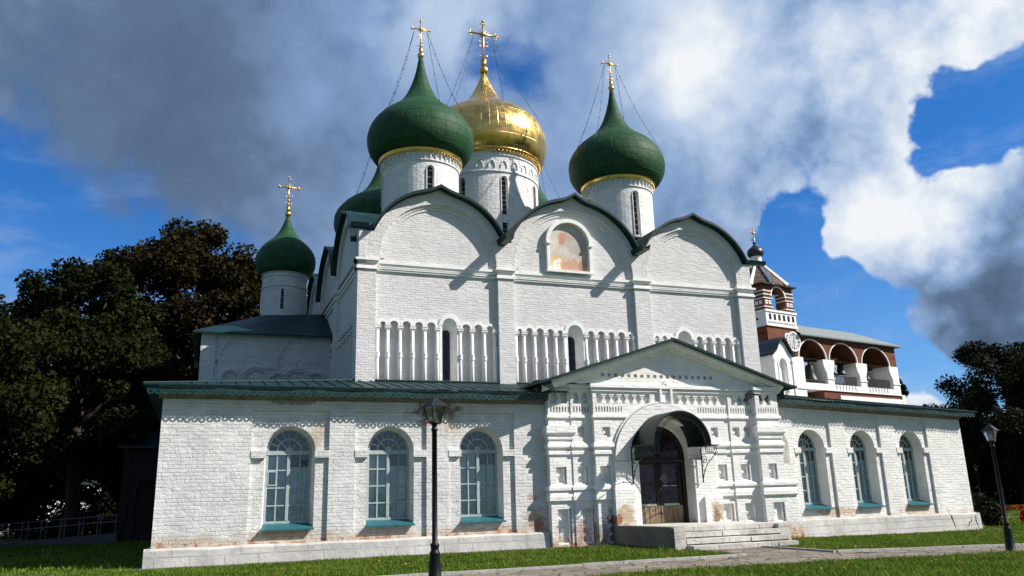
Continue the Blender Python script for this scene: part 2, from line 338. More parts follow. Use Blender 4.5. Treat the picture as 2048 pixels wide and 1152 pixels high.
leafmat('grass_blade', (.060, .115, .010), (.185, .255, .035), (.34, .30, .07), .3)
leafmat('flower_red', (.45, .02, .015), (.6, .04, .02), (.5, .1, .02)); leafmat('flower_orange', (.22, .06, .008), (.30, .085, .01), (.4, .2, .02))
def ground_mat():
    m, t, p = newmat('turf_soil'); oc = objco(t)
    n1 = noise(t, oc, .35, 8, .65); n2 = noise(t, oc, 14, 6, .7)
    c = mix(t, smooth(t, n2, .3, .7), (.030, .055, .010), (.075, .125, .022)); c = mix(t, mth(t, 'MULTIPLY', smooth(t, n1, .5, .7), .5), c, (.10, .11, .03))
    setc(t, p, c); p.inputs['Roughness'].default_value = .95; bump(t, p, n2, 1, .05)
ground_mat()
def paving():
    m, t, p = newmat('flagstone'); oc = objco(t)
    v = N(t, 'ShaderNodeTexVoronoi', feature='DISTANCE_TO_EDGE', i_Scale=1.5)
    mp = N(t, 'ShaderNodeMapping'); t.links.new(oc, mp.inputs[0]); mp.inputs['Scale'].default_value = (1.0, 1.5, 1); t.links.new(mp.outputs[0], v.inputs['Vector'])
    v2 = N(t, 'ShaderNodeTexVoronoi', feature='F1', i_Scale=1.5); t.links.new(mp.outputs[0], v2.inputs['Vector'])
    e = smooth(t, v.outputs['Distance'], .0, .06)
    s = N(t, 'ShaderNodeSeparateColor'); t.links.new(v2.outputs['Color'], s.inputs[0])
    n1 = noise(t, oc, 10, 7, .7)
    c = mix(t, s.outputs[0], (.155, .13, .10), (.26, .225, .18)); c = mix(t, smooth(t, n1, .5, .75), c, (.13, .11, .08))
    c = mix(t, mth(t, 'SUBTRACT', 1.0, e), c, (.06, .055, .035))
    setc(t, p, c); p.inputs['Roughness'].default_value = .9
    bump(t, p, mth(t, 'ADD', e, mth(t, 'MULTIPLY', n1, .5)), 1, .02)
paving()
def tent_brick():
    m, t, p = newmat('tent_tiles'); oc = objco(t)
    n1 = noise(t, oc, 6, 7, .75)
    setc(t, p, mix(t, smooth(t, n1, .42, .62), (.045, .022, .016), (.20, .15, .12))); p.inputs['Roughness'].default_value = .9; bump(t, p, n1, .6, .03)
tent_brick()

# ------------------------------------------------------------------ mesh helpers
ORG = {}
class MB:
    def __init__(s): s.v = []; s.f = []; s.mi = []; s.sm = []; s.cur = 0; s.smooth = False
    def add(s, vs, fs):
        b = len(s.v); s.v += [tuple(x) for x in vs]
        for f in fs: s.f.append([b + i for i in f]); s.mi.append(s.cur); s.sm.append(s.smooth)
    def box(s, x0, x1, y0, y1, z0, z1):
        s.add([(x, y, z) for z in (z0, z1) for y in (y0, y1) for x in (x0, x1)],
              [(0, 2, 3, 1), (4, 5, 7, 6), (0, 1, 5, 4), (2, 6, 7, 3), (0, 4, 6, 2), (1, 3, 7, 5)])
    def bar(s, a, b, r, n=6, r2=None):
        s.tube([a, b], [r, r if r2 is None else r2], n)
    def tube(s, pts, rs, n=8, cap=True):
        pts = [Vector(p) for p in pts]; rings = []
        for i, p in enumerate(pts):
            d = (pts[min(i + 1, len(pts) - 1)] - pts[max(i - 1, 0)]).normalized()
            a = d.cross(Vector((0, 0, 1)) if abs(d.z) < .95 else Vector((1, 0, 0))).normalized(); b = d.cross(a)
            r = rs[i] if isinstance(rs, (list, tuple)) else rs
            rings.append([p + r * (cos(2 * PI * k / n) * a + sin(2 * PI * k / n) * b) for k in range(n)])
        vs = [q for r_ in rings for q in r_]
        fs = [(i * n + k, i * n + (k + 1) % n, (i + 1) * n + (k + 1) % n, (i + 1) * n + k) for i in range(len(pts) - 1) for k in range(n)]
        if cap: fs += [tuple(range(n))[::-1], tuple((len(pts) - 1) * n + k for k in range(n))]
        s.add(vs, fs)
    def tri2d(s, polys):
        flat = [p for pl in polys for p in pl]
        return flat, tessellate_polygon([[Vector((p[0], p[1], 0)) for p in pl] for pl in polys])
    def face2d(s, polys, a, ax='y'):
        flat, tr = s.tri2d(polys)
        s.add([s.p3(p, a, ax) for p in flat], [tuple(x) for x in tr])
    @staticmethod
    def p3(p, a, ax): return (p[0], a, p[1]) if ax == 'y' else ((a, p[0], p[1]) if ax == 'x' else (p[0], p[1], a))
    def rim(s, poly, a, b, ax='y'):
        n = len(poly)
        s.add([s.p3(p, a, ax) for p in poly] + [s.p3(p, b, ax) for p in poly], [(i, (i + 1) % n, n + (i + 1) % n, n + i) for i in range(n)])
    def prism(s, poly, a, b, ax='y', holes=()):
        s.face2d([poly, *holes], a, ax); s.face2d([poly, *holes], b, ax); s.rim(poly, a, b, ax)
        for h in holes: s.rim(h, a, b, ax)
    def wall(s, poly, a, holes, depth, back=True, ax='y', cut=()):
        """a wall face with recesses; holes all of one depth"""
        s.face2d([poly, *holes, *cut], a, ax)
        for h in holes:
            s.rim(h, a, a + depth, ax)
            if back: s.face2d([h], a + depth, ax)
    def lathe(s, prof, c, n=32, a0=0):
        m = len(prof)
        vs = [(c[0] + r * cos(a0 + 2 * PI * k / n), c[1] + r * sin(a0 + 2 * PI * k / n), c[2] + z) for r, z in prof for k in range(n)]
        s.add(vs, [(i * n + k, i * n + (k + 1) % n, (i + 1) * n + (k + 1) % n, (i + 1) * n + k) for i in range(m - 1) for k in range(n)])
    def sphere(s, c, r, n=12):
        s.lathe([(max(r * sin(PI * i / n), .0004), -r * cos(PI * i / n)) for i in range(n + 1)], c, n)
    def arcband(s, cx, cz, r0, r1, y0, y1, a0=0, a1=PI, n=20, sq=1):
        """solid band along an arc, square section"""
        vs = []
        for i in range(n + 1):
            a = a0 + (a1 - a0) * i / n
            for r, y in ((r0, y0), (r1, y0), (r1, y1), (r0, y1)): vs.append((cx + r * cos(a), y, cz + r * sin(a) * sq))
        fs = [(4 * i + k, 4 * i + (k + 1) % 4, 4 * i + 4 + (k + 1) % 4, 4 * i + 4 + k) for i in range(n) for k in range(4)]
        s.add(vs, fs + [(0, 1, 2, 3), (4 * n + 3, 4 * n + 2, 4 * n + 1, 4 * n)])
    def ledge(s, x0, x1, yf, yb, prof):
        """moulding wrapped round the left, front and right of a block; prof = [(z, projection)]"""
        vs = []
        for z, p in prof: vs += [(x0 - p, yb, z), (x0 - p, yf - p, z), (x1 + p, yf - p, z), (x1 + p, yb, z)]
        fs = [(4 * i + k, 4 * i + k + 1, 4 * i + 5 + k, 4 * i + 4 + k) for i in range(len(prof) - 1) for k in range(3)]
        s.add(vs, fs + [(0, 1, 2, 3), tuple(len(vs) - 4 + k for k in range(4))])
def arch(cx, hw, z0, zs, n=14, rise=None):
    rise = hw if rise is None else rise
    return [(cx - hw, z0), (cx + hw, z0)] + [(cx + hw * cos(PI * i / n), zs + rise * sin(PI * i / n)) for i in range(n + 1)]
def rect(x0, x1, z0, z1): return [(x0, z0), (x1, z0), (x1, z1), (x0, z1)]
def obj(name, mb, mat, parent=None, org=None, tint=None):
    """link one mesh object; builder coordinates are world ones (or the thing's own, for turned things)"""
    po = ORG.get(parent.name, Vector()) if parent else Vector()
    o3 = Vector(org) if org is not None else po.copy()
    me = bpy.data.meshes.new(name)
    me.from_pydata([(x - o3.x, y - o3.y, z - o3.z) for x, y, z in mb.v], [], mb.f)
    for m in (mat if isinstance(mat, (list, tuple)) else [mat]): me.materials.append(MATS[m])
    me.polygons.foreach_set('material_index', mb.mi); me.polygons.foreach_set('use_smooth', mb.sm)
    if tint is not None:
        at = me.attributes.new('tint', 'FLOAT', 'FACE'); at.data.foreach_set('value', np.array(tint, dtype=np.float32))
    me.update()
    o = bpy.data.objects.new(name, me); COL.objects.link(o)
    if parent: o.parent = parent
    o.location = o3 - po
    ORG[o.name] = o3
    return o
def tag(o, label=None, cat=None, group=None, kind=None):
    if label: o['label'] = label
    if cat: o['category'] = cat
    if group: o['group'] = group
    if kind: o['kind'] = kind
    return o
def thing(name, label, cat, loc=(0, 0, 0), group=None):
    o = bpy.data.objects.new(name, None); COL.objects.link(o); o.location = loc; o.empty_display_size = .5
    ORG[o.name] = Vector(loc)
    return tag(o, label, cat, group)
def copy_thing(root, loc, rz=0, label=None, scale=None):
    r = root.copy(); COL.objects.link(r); r.location = loc; r.rotation_euler = (0, 0, rz)
    if label: r['label'] = label
    if scale: r.scale = (scale,) * 3
    for ch in list(root.children):
        c = ch.copy(); COL.objects.link(c); c.parent = r
        for g in list(ch.children):
            d = g.copy(); COL.objects.link(d); d.parent = c
    return r
def npmesh(name, verts, nv, mat, tint=None, parent=None, loc=(0, 0, 0)):
    """verts: (F, nv, 3) array of loose faces"""
    F = verts.shape[0]; me = bpy.data.meshes.new(name)
    me.vertices.add(F * nv); me.vertices.foreach_set('co', verts.reshape(-1).astype(np.float32))
    me.loops.add(F * nv); me.loops.foreach_set('vertex_index', np.arange(F * nv, dtype=np.int32))
    me.polygons.add(F); me.polygons.foreach_set('loop_start', np.arange(0, F * nv, nv, dtype=np.int32))
    me.update(calc_edges=True)
    if tint is not None:
        at = me.attributes.new('tint', 'FLOAT', 'FACE'); at.data.foreach_set('value', tint.astype(np.float32))
    me.materials.append(MATS[mat])
    o = bpy.data.objects.new(name, me); COL.objects.link(o); o.location = loc
    if parent: o.parent = parent
    ORG[o.name] = Vector(loc)
    return o

# ------------------------------------------------------------------ ground, path
def gz(x): return -.0135 * min(max(x - 13, 0), 17)
def sheet(name, poly, mat, dz):
    """flat polygon (x, y) draped on the ground, cut at its bends"""
    mb = MB()
    cuts = [-3000, 13, 30, 3000]
    for a, b in zip(cuts, cuts[1:]):
        q = []
        n = len(poly)
        def clip(pts, f, inside):
            out = []
            for i in range(len(pts)):
                p, r = pts[i], pts[(i + 1) % len(pts)]
                if inside(p): out.append(p)
                if inside(p) != inside(r):
                    k = (f - p[0]) / (r[0] - p[0]); out.append((f, p[1] + k * (r[1] - p[1])))
            return out
        q = clip(list(poly), a, lambda p: p[0] >= a - 1e-9)
        if q: q = clip(q, b, lambda p: p[0] <= b + 1e-9)
        if len(q) > 2: mb.add([(x, y, gz(x) + dz) for x, y in q], [tuple(range(len(q)))])
    o = obj(name, mb, mat); o['kind'] = 'structure'; return o
sheet('ground', [(-2000, -300), (2500, -300), (2500, 3000), (-2000, 3000)], 'turf_soil', 0)
PATH = [(-20, 15.3), (10.2, 15.55), (13, 15.4), (18.7, 15.2), (22, 15.2), (30, 14.6), (60, 12), (60, 14), (30, 16.3), (22, 17.2), (15.85, 17.72), (15.88, 20.95), (13.25, 20.85), (13.2, 17.95), (11.7, 17.86), (5.3, 17.8), (-20, 17.7)]
sheet('path', PATH, 'flagstone', .012)
sheet('wall_footing_pavement', [(-1.9, 24.3), (11, 24.3), (13, 24.3), (13, 25.6), (-1.9, 25.6)], 'asphalt_path', .008)
sheet('wing_footing_pavement', [(17.5, 24.35), (20, 24.3), (32, 25.3), (32, 26.6), (17.5, 25.6)], 'asphalt_path', .008)
sheet('far_path', [(26, 33), (90, 29), (90, 31), (26, 35)], 'asphalt_path', .012)
def kerb(name, pts, hh=.07, wd=.10):
    mb = MB()
    for (x0, y0), (x1, y1) in zip(pts, pts[1:]):
        L = math.hypot(x1 - x0, y1 - y0); n = max(1, int(L / .95)); dx, dy = (x1 - x0) / L, (y1 - y0) / L
        for i in range(n):
            a, b = i * L / n + .006, (i + 1) * L / n - .006
            h = hh + random.uniform(-.008, .008); j = random.uniform(-.01, .01)
            q = [(x0 + dx * k - dy * (o + j), y0 + dy * k + dx * (o + j)) for k, o in ((a, 0), (b, 0), (b, wd), (a, wd))]
            mb.add([(x, y, gz(x) - .05) for x, y in q] + [(x, y, gz(x) + h) for x, y in q], [(3, 2, 1, 0), (4, 5, 6, 7), (0, 1, 5, 4), (1, 2, 6, 5), (2, 3, 7, 6), (3, 0, 4, 7)])
    o = obj(name, mb, 'kerb_stone'); o['kind'] = 'structure'
kerb('kerb', [(-20, 17.7), (5.3, 17.8), (11.7, 17.86), (13.2, 17.95)])
kerb('wing_kerb', [(15.9, 17.72), (22, 17.2), (30, 16.3), (60, 14)])
kerb('entrance_kerb', [(15.9, 20.95), (15.88, 17.75)], .06, -.10)

# ------------------------------------------------------------------ grass
def grass():
    rng = np.random.default_rng(3)
    def zone(x0, x1, y0, y1, dens, test):
        n = int((x1 - x0) * (y1 - y0) * dens); x = rng.uniform(x0, x1, n); y = rng.uniform(y0, y1, n)
        k = test(x, y); return np.stack([x[k], y[k]], 1)
    def front(x, y):
        lim = np.interp(x, [-20, 10.2, 13, 18.7, 22, 30], [15.2, 15.47, 15.32, 15.1, 15.1, 14.5])
        u = .94 * x - .34 * y   # stay inside what can be seen
        return (y < lim + rng.uniform(-.05, .16, x.size)) & (y > 9.0)
    def mid(x, y):
        k = (y > 17.95) & (y < 24.25) & ~((x > 12.85) & (x < 17.6) & (y > 20.6)) & ~((x > 13.22) & (x < 15.95) & (y > 17.7))
        return k & ~((x > 11) & (x < 18.5) & (y > 24.2))
    def midr(x, y): return (y > np.interp(x, [15.8, 22, 30], [17.85, 17.35, 16.45])) & (y < np.interp(x, [17, 20, 32], [24.2, 24.25, 25.2])) & ~((x < 17.6) & (y > 20.6)) & (x > 15.98)
    P = np.concatenate([zone(2, 30, 9.0, 15.6, 800, front), zone(-3, 15.9, 17.9, 24.3, 620, mid), zone(15.9, 34, 16.3, 25.2, 520, midr),
                        zone(-14, -1.5, 18, 50, 120, lambda x, y: (y > 24.3) | (x < -2.2)), zone(30, 62, 16, 48, 110, lambda x, y: (y < 32.6) | (y > 35))])
    n = len(P); clump = rng.random(n)
    gx = np.sin(P[:, 0] * 1.3 + 2 * np.sin(P[:, 1] * .9)) * np.sin(P[:, 1] * 1.7 + np.sin(P[:, 0] * 2.1))
    h = (.045 + .05 * rng.random(n) + .025 * gx) * (1 + .8 * (clump > .97)); h = np.maximum(h, .025)
    far = (P[:, 1] > 26) | (P[:, 0] > 33); wd = np.where(far, .035, .011) * (1 + rng.random(n)); h = np.where(far, h * 1.4, h)
    a = rng.uniform(0, 2 * PI, n); b = a + rng.uniform(.8, 2.2, n)
    base = np.stack([P[:, 0], P[:, 1], -.0135 * np.clip(P[:, 0] - 13, 0, 17)], 1)
    dx = np.stack([np.cos(a), np.sin(a), np.zeros(n)], 1) * wd[:, None]
    tip = base + np.stack([np.cos(b) * h * .5, np.sin(b) * h * .5, h], 1)
    V = np.stack([base - dx, base + dx, tip], 1)
    t = np.clip(.42 + .22 * gx + rng.normal(0, .16, n), 0, .80); t = np.where(rng.random(n) > .986, 1.0, t)
    o = npmesh('lawn_grass', V, 3, 'grass_blade', t)
    tag(o, 'short sunlit green grass of the lawn before the white walls', 'grass', kind='stuff')
grass()
# ------------------------------------------------------------------ shared builders for walls
def valance(x0, x1, y, zt, h, per, style, dz=0):
    """pierced and scalloped metal edging; dz = fall per metre"""
    mb = MB(); n = int((x1 - x0) / per); per = (x1 - x0) / n
    for i in range(n):
        a = x0 + i * per; c = a + per / 2; r = per / 2; q = zt + dz * (a - x0)
        zb = q - h + random.uniform(-.006, .006); ya = y + .012 * sin(i * .5) + random.uniform(-.004, .004)
        if style == 'cross':
            out = [(a, q), (a + per, q), (a + per, zb + r * .95)] + [(c + r * cos(t), zb + r * .95 + r * .95 * -sin(t)) for t in [PI * k / 8 for k in range(1, 8)]] + [(a, zb + r * .95)]
            s, b = .045, .013; zc = zb + r * .85
            holes = [[(c - b, zc - s), (c + b, zc - s), (c + b, zc - b), (c + s, zc - b), (c + s, zc + b), (c + b, zc + b), (c + b, zc + s), (c - b, zc + s), (c - b, zc + b), (c - s, zc + b), (c - s, zc - b), (c - b, zc - b)]]
            for sg in (-1, 1): holes.append([(c + sg * x_, z_) for x_, z_ in ((.045, zc + .06), (.07, zc + .06), (.062, zc + .095), (.05, zc + .095))])
        else:
            out = [(a, q), (a + per, q), (a + per, zb + r * 1.2), (c + r * .55, zb + r * .35), (c, zb), (c - r * .55, zb + r * .35), (a, zb + r * 1.2)]
            holes = [[(c + .040 * cos(t), zb + r * 1.05 + .045 * sin(t)) for t in [2 * PI * k / 8 for k in range(8)]]]
        mb.face2d([out, *holes], ya)
    return mb
def win_frame(c, hw, z0, zs, y, vent=False, rows=4):
    mb = MB(); t = .05
    mb.box(c - hw, c - hw + .07, y, y + .07, z0, zs); mb.box(c + hw - .07, c + hw, y, y + .07, z0, zs)
    mb.box(c - hw, c + hw, y - .02, y + .07, zs - .06, zs + .06); mb.box(c - hw + .07, c + hw - .07, y, y + .06, z0, z0 + .07)
    mb.box(c - .045, c + .045, y - .01, y + .06, z0 + .07, zs - .06)
    for sg in (-1, 1):
        xm = c + sg * hw * .5
        mb.box(xm - .019, xm + .019, y + .01, y + .04, z0 + .07, zs - .06)
        for k in range(1, rows):
            z = z0 + (zs - z0) * k / rows
            a, b = sorted((c + sg * .045, c + sg * (hw - .07)))
            mb.box(a, b, y + .012, y + .038, z - .019, z + .019)
    if vent:
        x0, x1 = c - hw + .07, c - hw * .5; z = z0 + (zs - z0) * .53
        for b in ((x0, x1, z, z + .035), (x0, x1, z + .40, z + .435), (x0, x0 + .03, z + .035, z + .40), (x1 - .03, x1, z + .035, z + .40)): mb.box(b[0], b[1], y - .012, y + .009, b[2], b[3])
    mb.arcband(c, zs + .06, hw - .075, hw, y, y + .07, n=18)
    r1 = hw * .52; mb.arcband(c, zs + .06, r1 - .02, r1 + .02, y + .01, y + .045, n=14)
    mb.arcband(c, zs + .06, .002, hw * .17, y + .005, y + .05, n=8)
    for k in range(1, 8):
        a = PI * k / 8
        f = (hw * .17 if k % 2 == 0 else r1)
        mb.bar((c + f * cos(a), y + .028, zs + .06 + f * sin(a)), (c + (hw - .07) * cos(a), y + .028, zs + .06 + (hw - .07) * sin(a)), .019, 4)
    return mb
def add_window(root, c, hw, z0, zs, Y, depth, vent=False, label=None):
    y = Y + depth
    f = obj('window', win_frame(c, hw, z0 + .03, zs, y, vent), 'grey_frame', root)
    if label: f['label'] = label
    p = MB(); p.face2d([arch(c, hw - .03, z0 + .06, zs + .06)], y + .05); obj('pane', p, 'window_glass', f)
    cu = MB(); cu.smooth = True
    for sg in (-1, 1):
        n = 26; xs = [c + sg * (.05 + (hw - .08) * i / n) for i in range(n + 1)]
        ys = [y + .10 + .02 * sin(i * 1.9 + c) + .012 * sin(i * 4.1) for i in range(n + 1)]
        zt = zs - (.0 if sg < 0 else .42)
        cu.add([(x, q, z0 + .05) for x, q in zip(xs, ys)] + [(x, q, zt) for x, q in zip(xs, ys)], [(i, i + 1, n + 2 + i, n + 1 + i) for i in range(n)])
    obj('curtain', cu, 'curtain_cloth', f)
    s = MB(); a, b = hw, hw + .085
    tp = [(c - a, y + .01, z0 + .03), (c + a, y + .01, z0 + .03), (c + b, Y - .075, z0 - .13), (c - b, Y - .075, z0 - .13)]
    s.add(tp + [(x, q, z - .035) for x, q, z in tp], [(0, 1, 2, 3), (4, 5, 6, 7), (2, 3, 7, 6), (0, 3, 7, 4), (1, 2, 6, 5)]); obj('sill', s, 'teal_sill', f)
    return f
def panel_wall(mb, x0, x1, z0, z1, Y, wins, pw, hw, zs, zw, ztop, depth, extra=()):
    pans = [rect(c - pw, c + pw, zw - .40, ztop) for c in wins]
    mb.wall(rect(x0, x1, z0, z1), Y, pans + list(extra), .085, back=False)
    for c, pn in zip(wins, pans):
        h = arch(c, hw, zw, zs, 18); mb.face2d([pn, h], Y + .085)
        g = arch(c, hw - .075, zw + .10, zs - .03, 18); n = len(h)
        mb.add([(x, Y + .085, z) for x, z in h] + [(x, Y + depth + .02, z) for x, z in g], [(i, (i + 1) % n, n + (i + 1) % n, n + i) for i in range(n)])
        for sg in (-1, 1):
            a, b = sorted((c + sg * (pw - .001), c + sg * (hw - .03)))
            mb.box(a, b, Y - .018, Y + .14, zs - .21, zs)
def plinth(mb, x0, x1, Y, zb0, zb1, zt0, zt1, p=.16):
    """stone foot with a bevelled top; heights may fall from end to end"""
    n = 14
    for i in range(n):
        a, b = x0 + (x1 - x0) * i / n, x0 + (x1 - x0) * (i + 1) / n
        f = lambda u, k: (zb0 + (zb1 - zb0) * u / n, zt0 + (zt1 - zt0) * u / n)[k]
        j0, j1 = .014 * sin(i * 2.3), .014 * sin((i + 1) * 2.3)
        vs = []
        for x, u, j in ((a, i, j0), (b, i + 1, j1)):
            vs += [(x, Y - p - .03, f(u, 0) - .1), (x, Y - p + j * .3, f(u, 1) - .05 + j), (x, Y - p + .04, f(u, 1) - .004 + j), (x, Y + .01, f(u, 1) + .015 + j)]
        mb.add(vs, [(k, 4 + k, 5 + k, k + 1) for k in range(3)])
    for x, u in ((x0, 0), (x1, n)):
        b, t_ = (zb0, zt0) if u == 0 else (zb1, zt1)
        mb.add([(x, Y - p - .03, b - .1), (x, Y - p, t_ - .05), (x, Y - p + .04, t_), (x, Y + .4, t_ + .015), (x, Y + .4, b - .1)], [(0, 1, 2, 3, 4)])

# ------------------------------------------------------------------ left gallery
def left_gallery():
    Y = 25.3
    root = thing('brick_gallery', 'long low whitewashed brick gallery with three arched windows behind the near lamp post', 'building', (4.8, Y, 0))
    wins = (2.52, 5.59, 8.60)
    mb = MB(); panel_wall(mb, -1.13, 10.86, .46, 4.98, Y, wins, 1.14, .745, 3.16, .92, 4.37, .46)
    mb.add([(-1.13, Y, .46), (-1.13, 46, .46), (-1.13, 46, 4.98), (-1.13, Y, 4.98)], [(0, 1, 2, 3)])
    mb.box(-1.0, 10.9, 33, 33.3, 0, 4.9)
    obj('wall', mb, 'limewash_gallery', root)
    mb = MB(); mb.box(-1.0, 10.8, Y + .9, Y + .95, .3, 4.9); obj('dark_room_sheet', mb, 'interior_dark', root)  # near-black sheet stands in for the unlit room behind the windows
    mb = MB(); plinth(mb, -1.30, 10.83, Y, 0, 0, .49, .49)
    mb.add([(-1.33, Y - .17, -.1), (-1.30, Y - .16, .44), (-1.13, Y - .16, .5), (-1.13, 46, .5), (-1.30, 46, .44), (-1.33, 46, -.1)], [(0, 1, 4, 5), (1, 2, 3, 4)])
    obj('plinth', mb, 'limestone_plinth', root)
    for i, c in enumerate(wins): add_window(root, c, .67, 1.02, 3.12, Y, .46, vent=(i == 0))
    mb = MB(); e = 24.80
    A, B, C_, D, E_, F = (-1.66, e, 5.03), (11.6, e, 5.05), (11.6, 28.2, 5.78), (4.85, 28.2, 5.74), (4.85, 40, 5.74), (-1.66, 46, 5.03)
    top = [A, B, C_, D, E_, F]
    mb.add(top + [(x, y, z - .035) for x, y, z in top], [(0, 1, 2, 3), (0, 3, 4, 5), (6, 7, 8, 9), (6, 9, 10, 11), (0, 1, 7, 6), (5, 0, 6, 11)])
    mb.cur = 1; x = -1.2
    while x < 11.5:
        k = min(1, (x + 1.66) / 6.51); yt = e + 3.4 * k; zt = 5.03 + .71 * k; j = random.uniform(-.01, .01)
        ya = e + .22
        if yt - ya > .1:
            za = 5.03 + .71 * (ya - e) / 3.4
            mb.add([(x + j - .018, ya, za), (x + j + .018, ya, za), (x + .018, yt, zt), (x - .018, yt, zt), (x + j - .014, ya, za + .045), (x + j + .014, ya, za + .045), (x + .014, yt, zt + .045), (x - .014, yt, zt + .045)],
                   [(4, 5, 6, 7), (0, 1, 5, 4), (1, 2, 6, 5), (3, 0, 4, 7)])
        x += .415
    rf = obj('roof', mb, ['teal_roof', 'dark_seam'], root)
    mb = MB(); mb.bar((-1.66, e, 5.045), (4.85, 28.2, 5.76), .035, 5); obj('hip_ridge', mb, 'dark_seam', rf)
    mb = MB(); mb.bar((4.85, 28.17, 5.77), (11.6, 28.17, 5.80), .045, 5); obj('flashing', mb, 'dark_seam', rf)
    mb = MB(); mb.prism([(24.84, 4.985), (Y, 4.985), (Y, 4.66), (Y - .05, 4.70), (24.93, 4.93), (24.84, 4.955)], -1.25, 10.86, 'x'); obj('eave_soffit', mb, 'soffit_board', root)
    mb = valance(-1.55, 10.84, 24.855, 5.0, .265, .198, 'cross'); obj('valance', mb, 'teal_trim', root)
left_gallery()

# ------------------------------------------------------------------ right wing
def right_wing():
    root = thing('brick_wing', 'whitewashed brick wing right of the porch with three arched windows and cracked stone foot', 'building', (0, 0, 0))
    wins = (1.98, 4.76, 7.59); Y = 0
    mb = MB(); nic = arch(.02, .70, .62, 3.2, 18)
    panel_wall(mb, -1.4, 10.78, .38, 4.86, Y, wins, .98, .69, 3.17, .92, 4.30, .5, extra=[nic])
    mb.rim(nic, .08, .62); mb.face2d([nic], .62)
    mb.add([(10.78, 0, .38), (10.78, 14, .38), (10.78, 14, 4.86), (10.78, 0, 4.86)], [(0, 1, 2, 3)])
    obj('wall', mb, 'limewash_wing', root)
    mb = MB(); mb.box(-1.3, 10.6, .95, 1.0, .2, 4.7); obj('dark_room_sheet', mb, 'interior_dark', root)  # same near-black sheet, darkness of the room put into its colour
    mb = MB(); plinth(mb, -.9, 10.92, Y, -.09, -.26, .56, .46)
    mb.add([(10.95, -.19, -.4), (10.92, -.16, .41), (10.78, -.16, .48), (10.78, 14, .48), (10.92, 14, .41), (10.95, 14, -.4)], [(0, 1, 4, 5), (1, 2, 3, 4)])
    pl = obj('plinth', mb, 'limestone_plinth', root)
    for pts in ([(9.02, .50), (9.10, .36), (9.13, .20), (9.2, .02), (9.22, -.2)], [(10.30, .30), (10.28, .12), (10.12, .10), (10.10, -.02), (9.95, -.06)], [(10.62, .38), (10.58, .15), (10.66, -.05), (10.7, -.24)]):
        mb = MB(); mb.tube([(x, -.175 if z < .44 else -.12, z) for x, z in pts], [.008, .018, .014, .02, .010][:len(pts)], 5); obj('crack', mb, 'interior_dark', pl)
    for c in wins: add_window(root, c, .62, 1.02, 3.13, Y, .5)
    mb = MB(); k = -.0315; z = lambda s: 5.06 + k * s
    top = [(-1.4, -.5, z(-1.4)), (11.4, -.5, z(11.4)), (7.4, 3.3, z(7.4) + .7), (-1.4, 3.3, z(-1.4) + .7), (11.4, 14, z(11.4)), (7.4, 10, z(7.4) + .7)]
    mb.add(top + [(a, b, c - .045) for a, b, c in top], [(0, 1, 2, 3), (1, 4, 5, 2), (6, 7, 8, 9), (7, 10, 11, 8), (0, 1, 7, 6), (1, 4, 10, 7)])
    mb.cur = 1; s = -1.2
    while s < 11.2:
        yt = 3.3 if s < 7.4 else 3.3 - (s - 7.4) * .95; a = -.3
        za = z(s) + .7 * .2 / 3.8; zt = z(s) + .7 * (yt + .5) / 3.8
        if yt > a + .1: mb.add([(s - .018, a, za), (s + .018, a, za), (s + .018, yt, zt), (s - .018, yt, zt), (s - .014, a, za + .045), (s + .014, a, za + .045), (s + .014, yt, zt + .045), (s - .014, yt, zt + .045)], [(4, 5, 6, 7), (0, 1, 5, 4), (1, 2, 6, 5), (3, 0, 4, 7)])
        s += .42
    obj('roof', mb, ['teal_roof', 'dark_seam'], root)
    mb = MB()
    vs = []
    for s in (-1.4, 10.78): vs += [(s, -.46, z(s) - .05), (s, 0, z(s) - .05), (s, 0, z(s) - .36), (s, -.05, z(s) - .32), (s, -.36, z(s) - .12)]
    mb.add(vs, [(i, (i + 1) % 5, 5 + (i + 1) % 5, 5 + i) for i in range(5)] + [(0, 1, 2, 3, 4), (9, 8, 7, 6, 5)]); obj('eave_soffit', mb, 'soffit_board', root)
    mb = valance(-1.0, 11.25, -.445, z(-1.0) - .04, .25, .20, 'loop', k); obj('valance', mb, 'teal_trim', root)
    root.location = (20.12, 25.1, 0); root.rotation_euler = (0, 0, R(5)); ORG[root.name] = Vector(root.location)
right_wing()

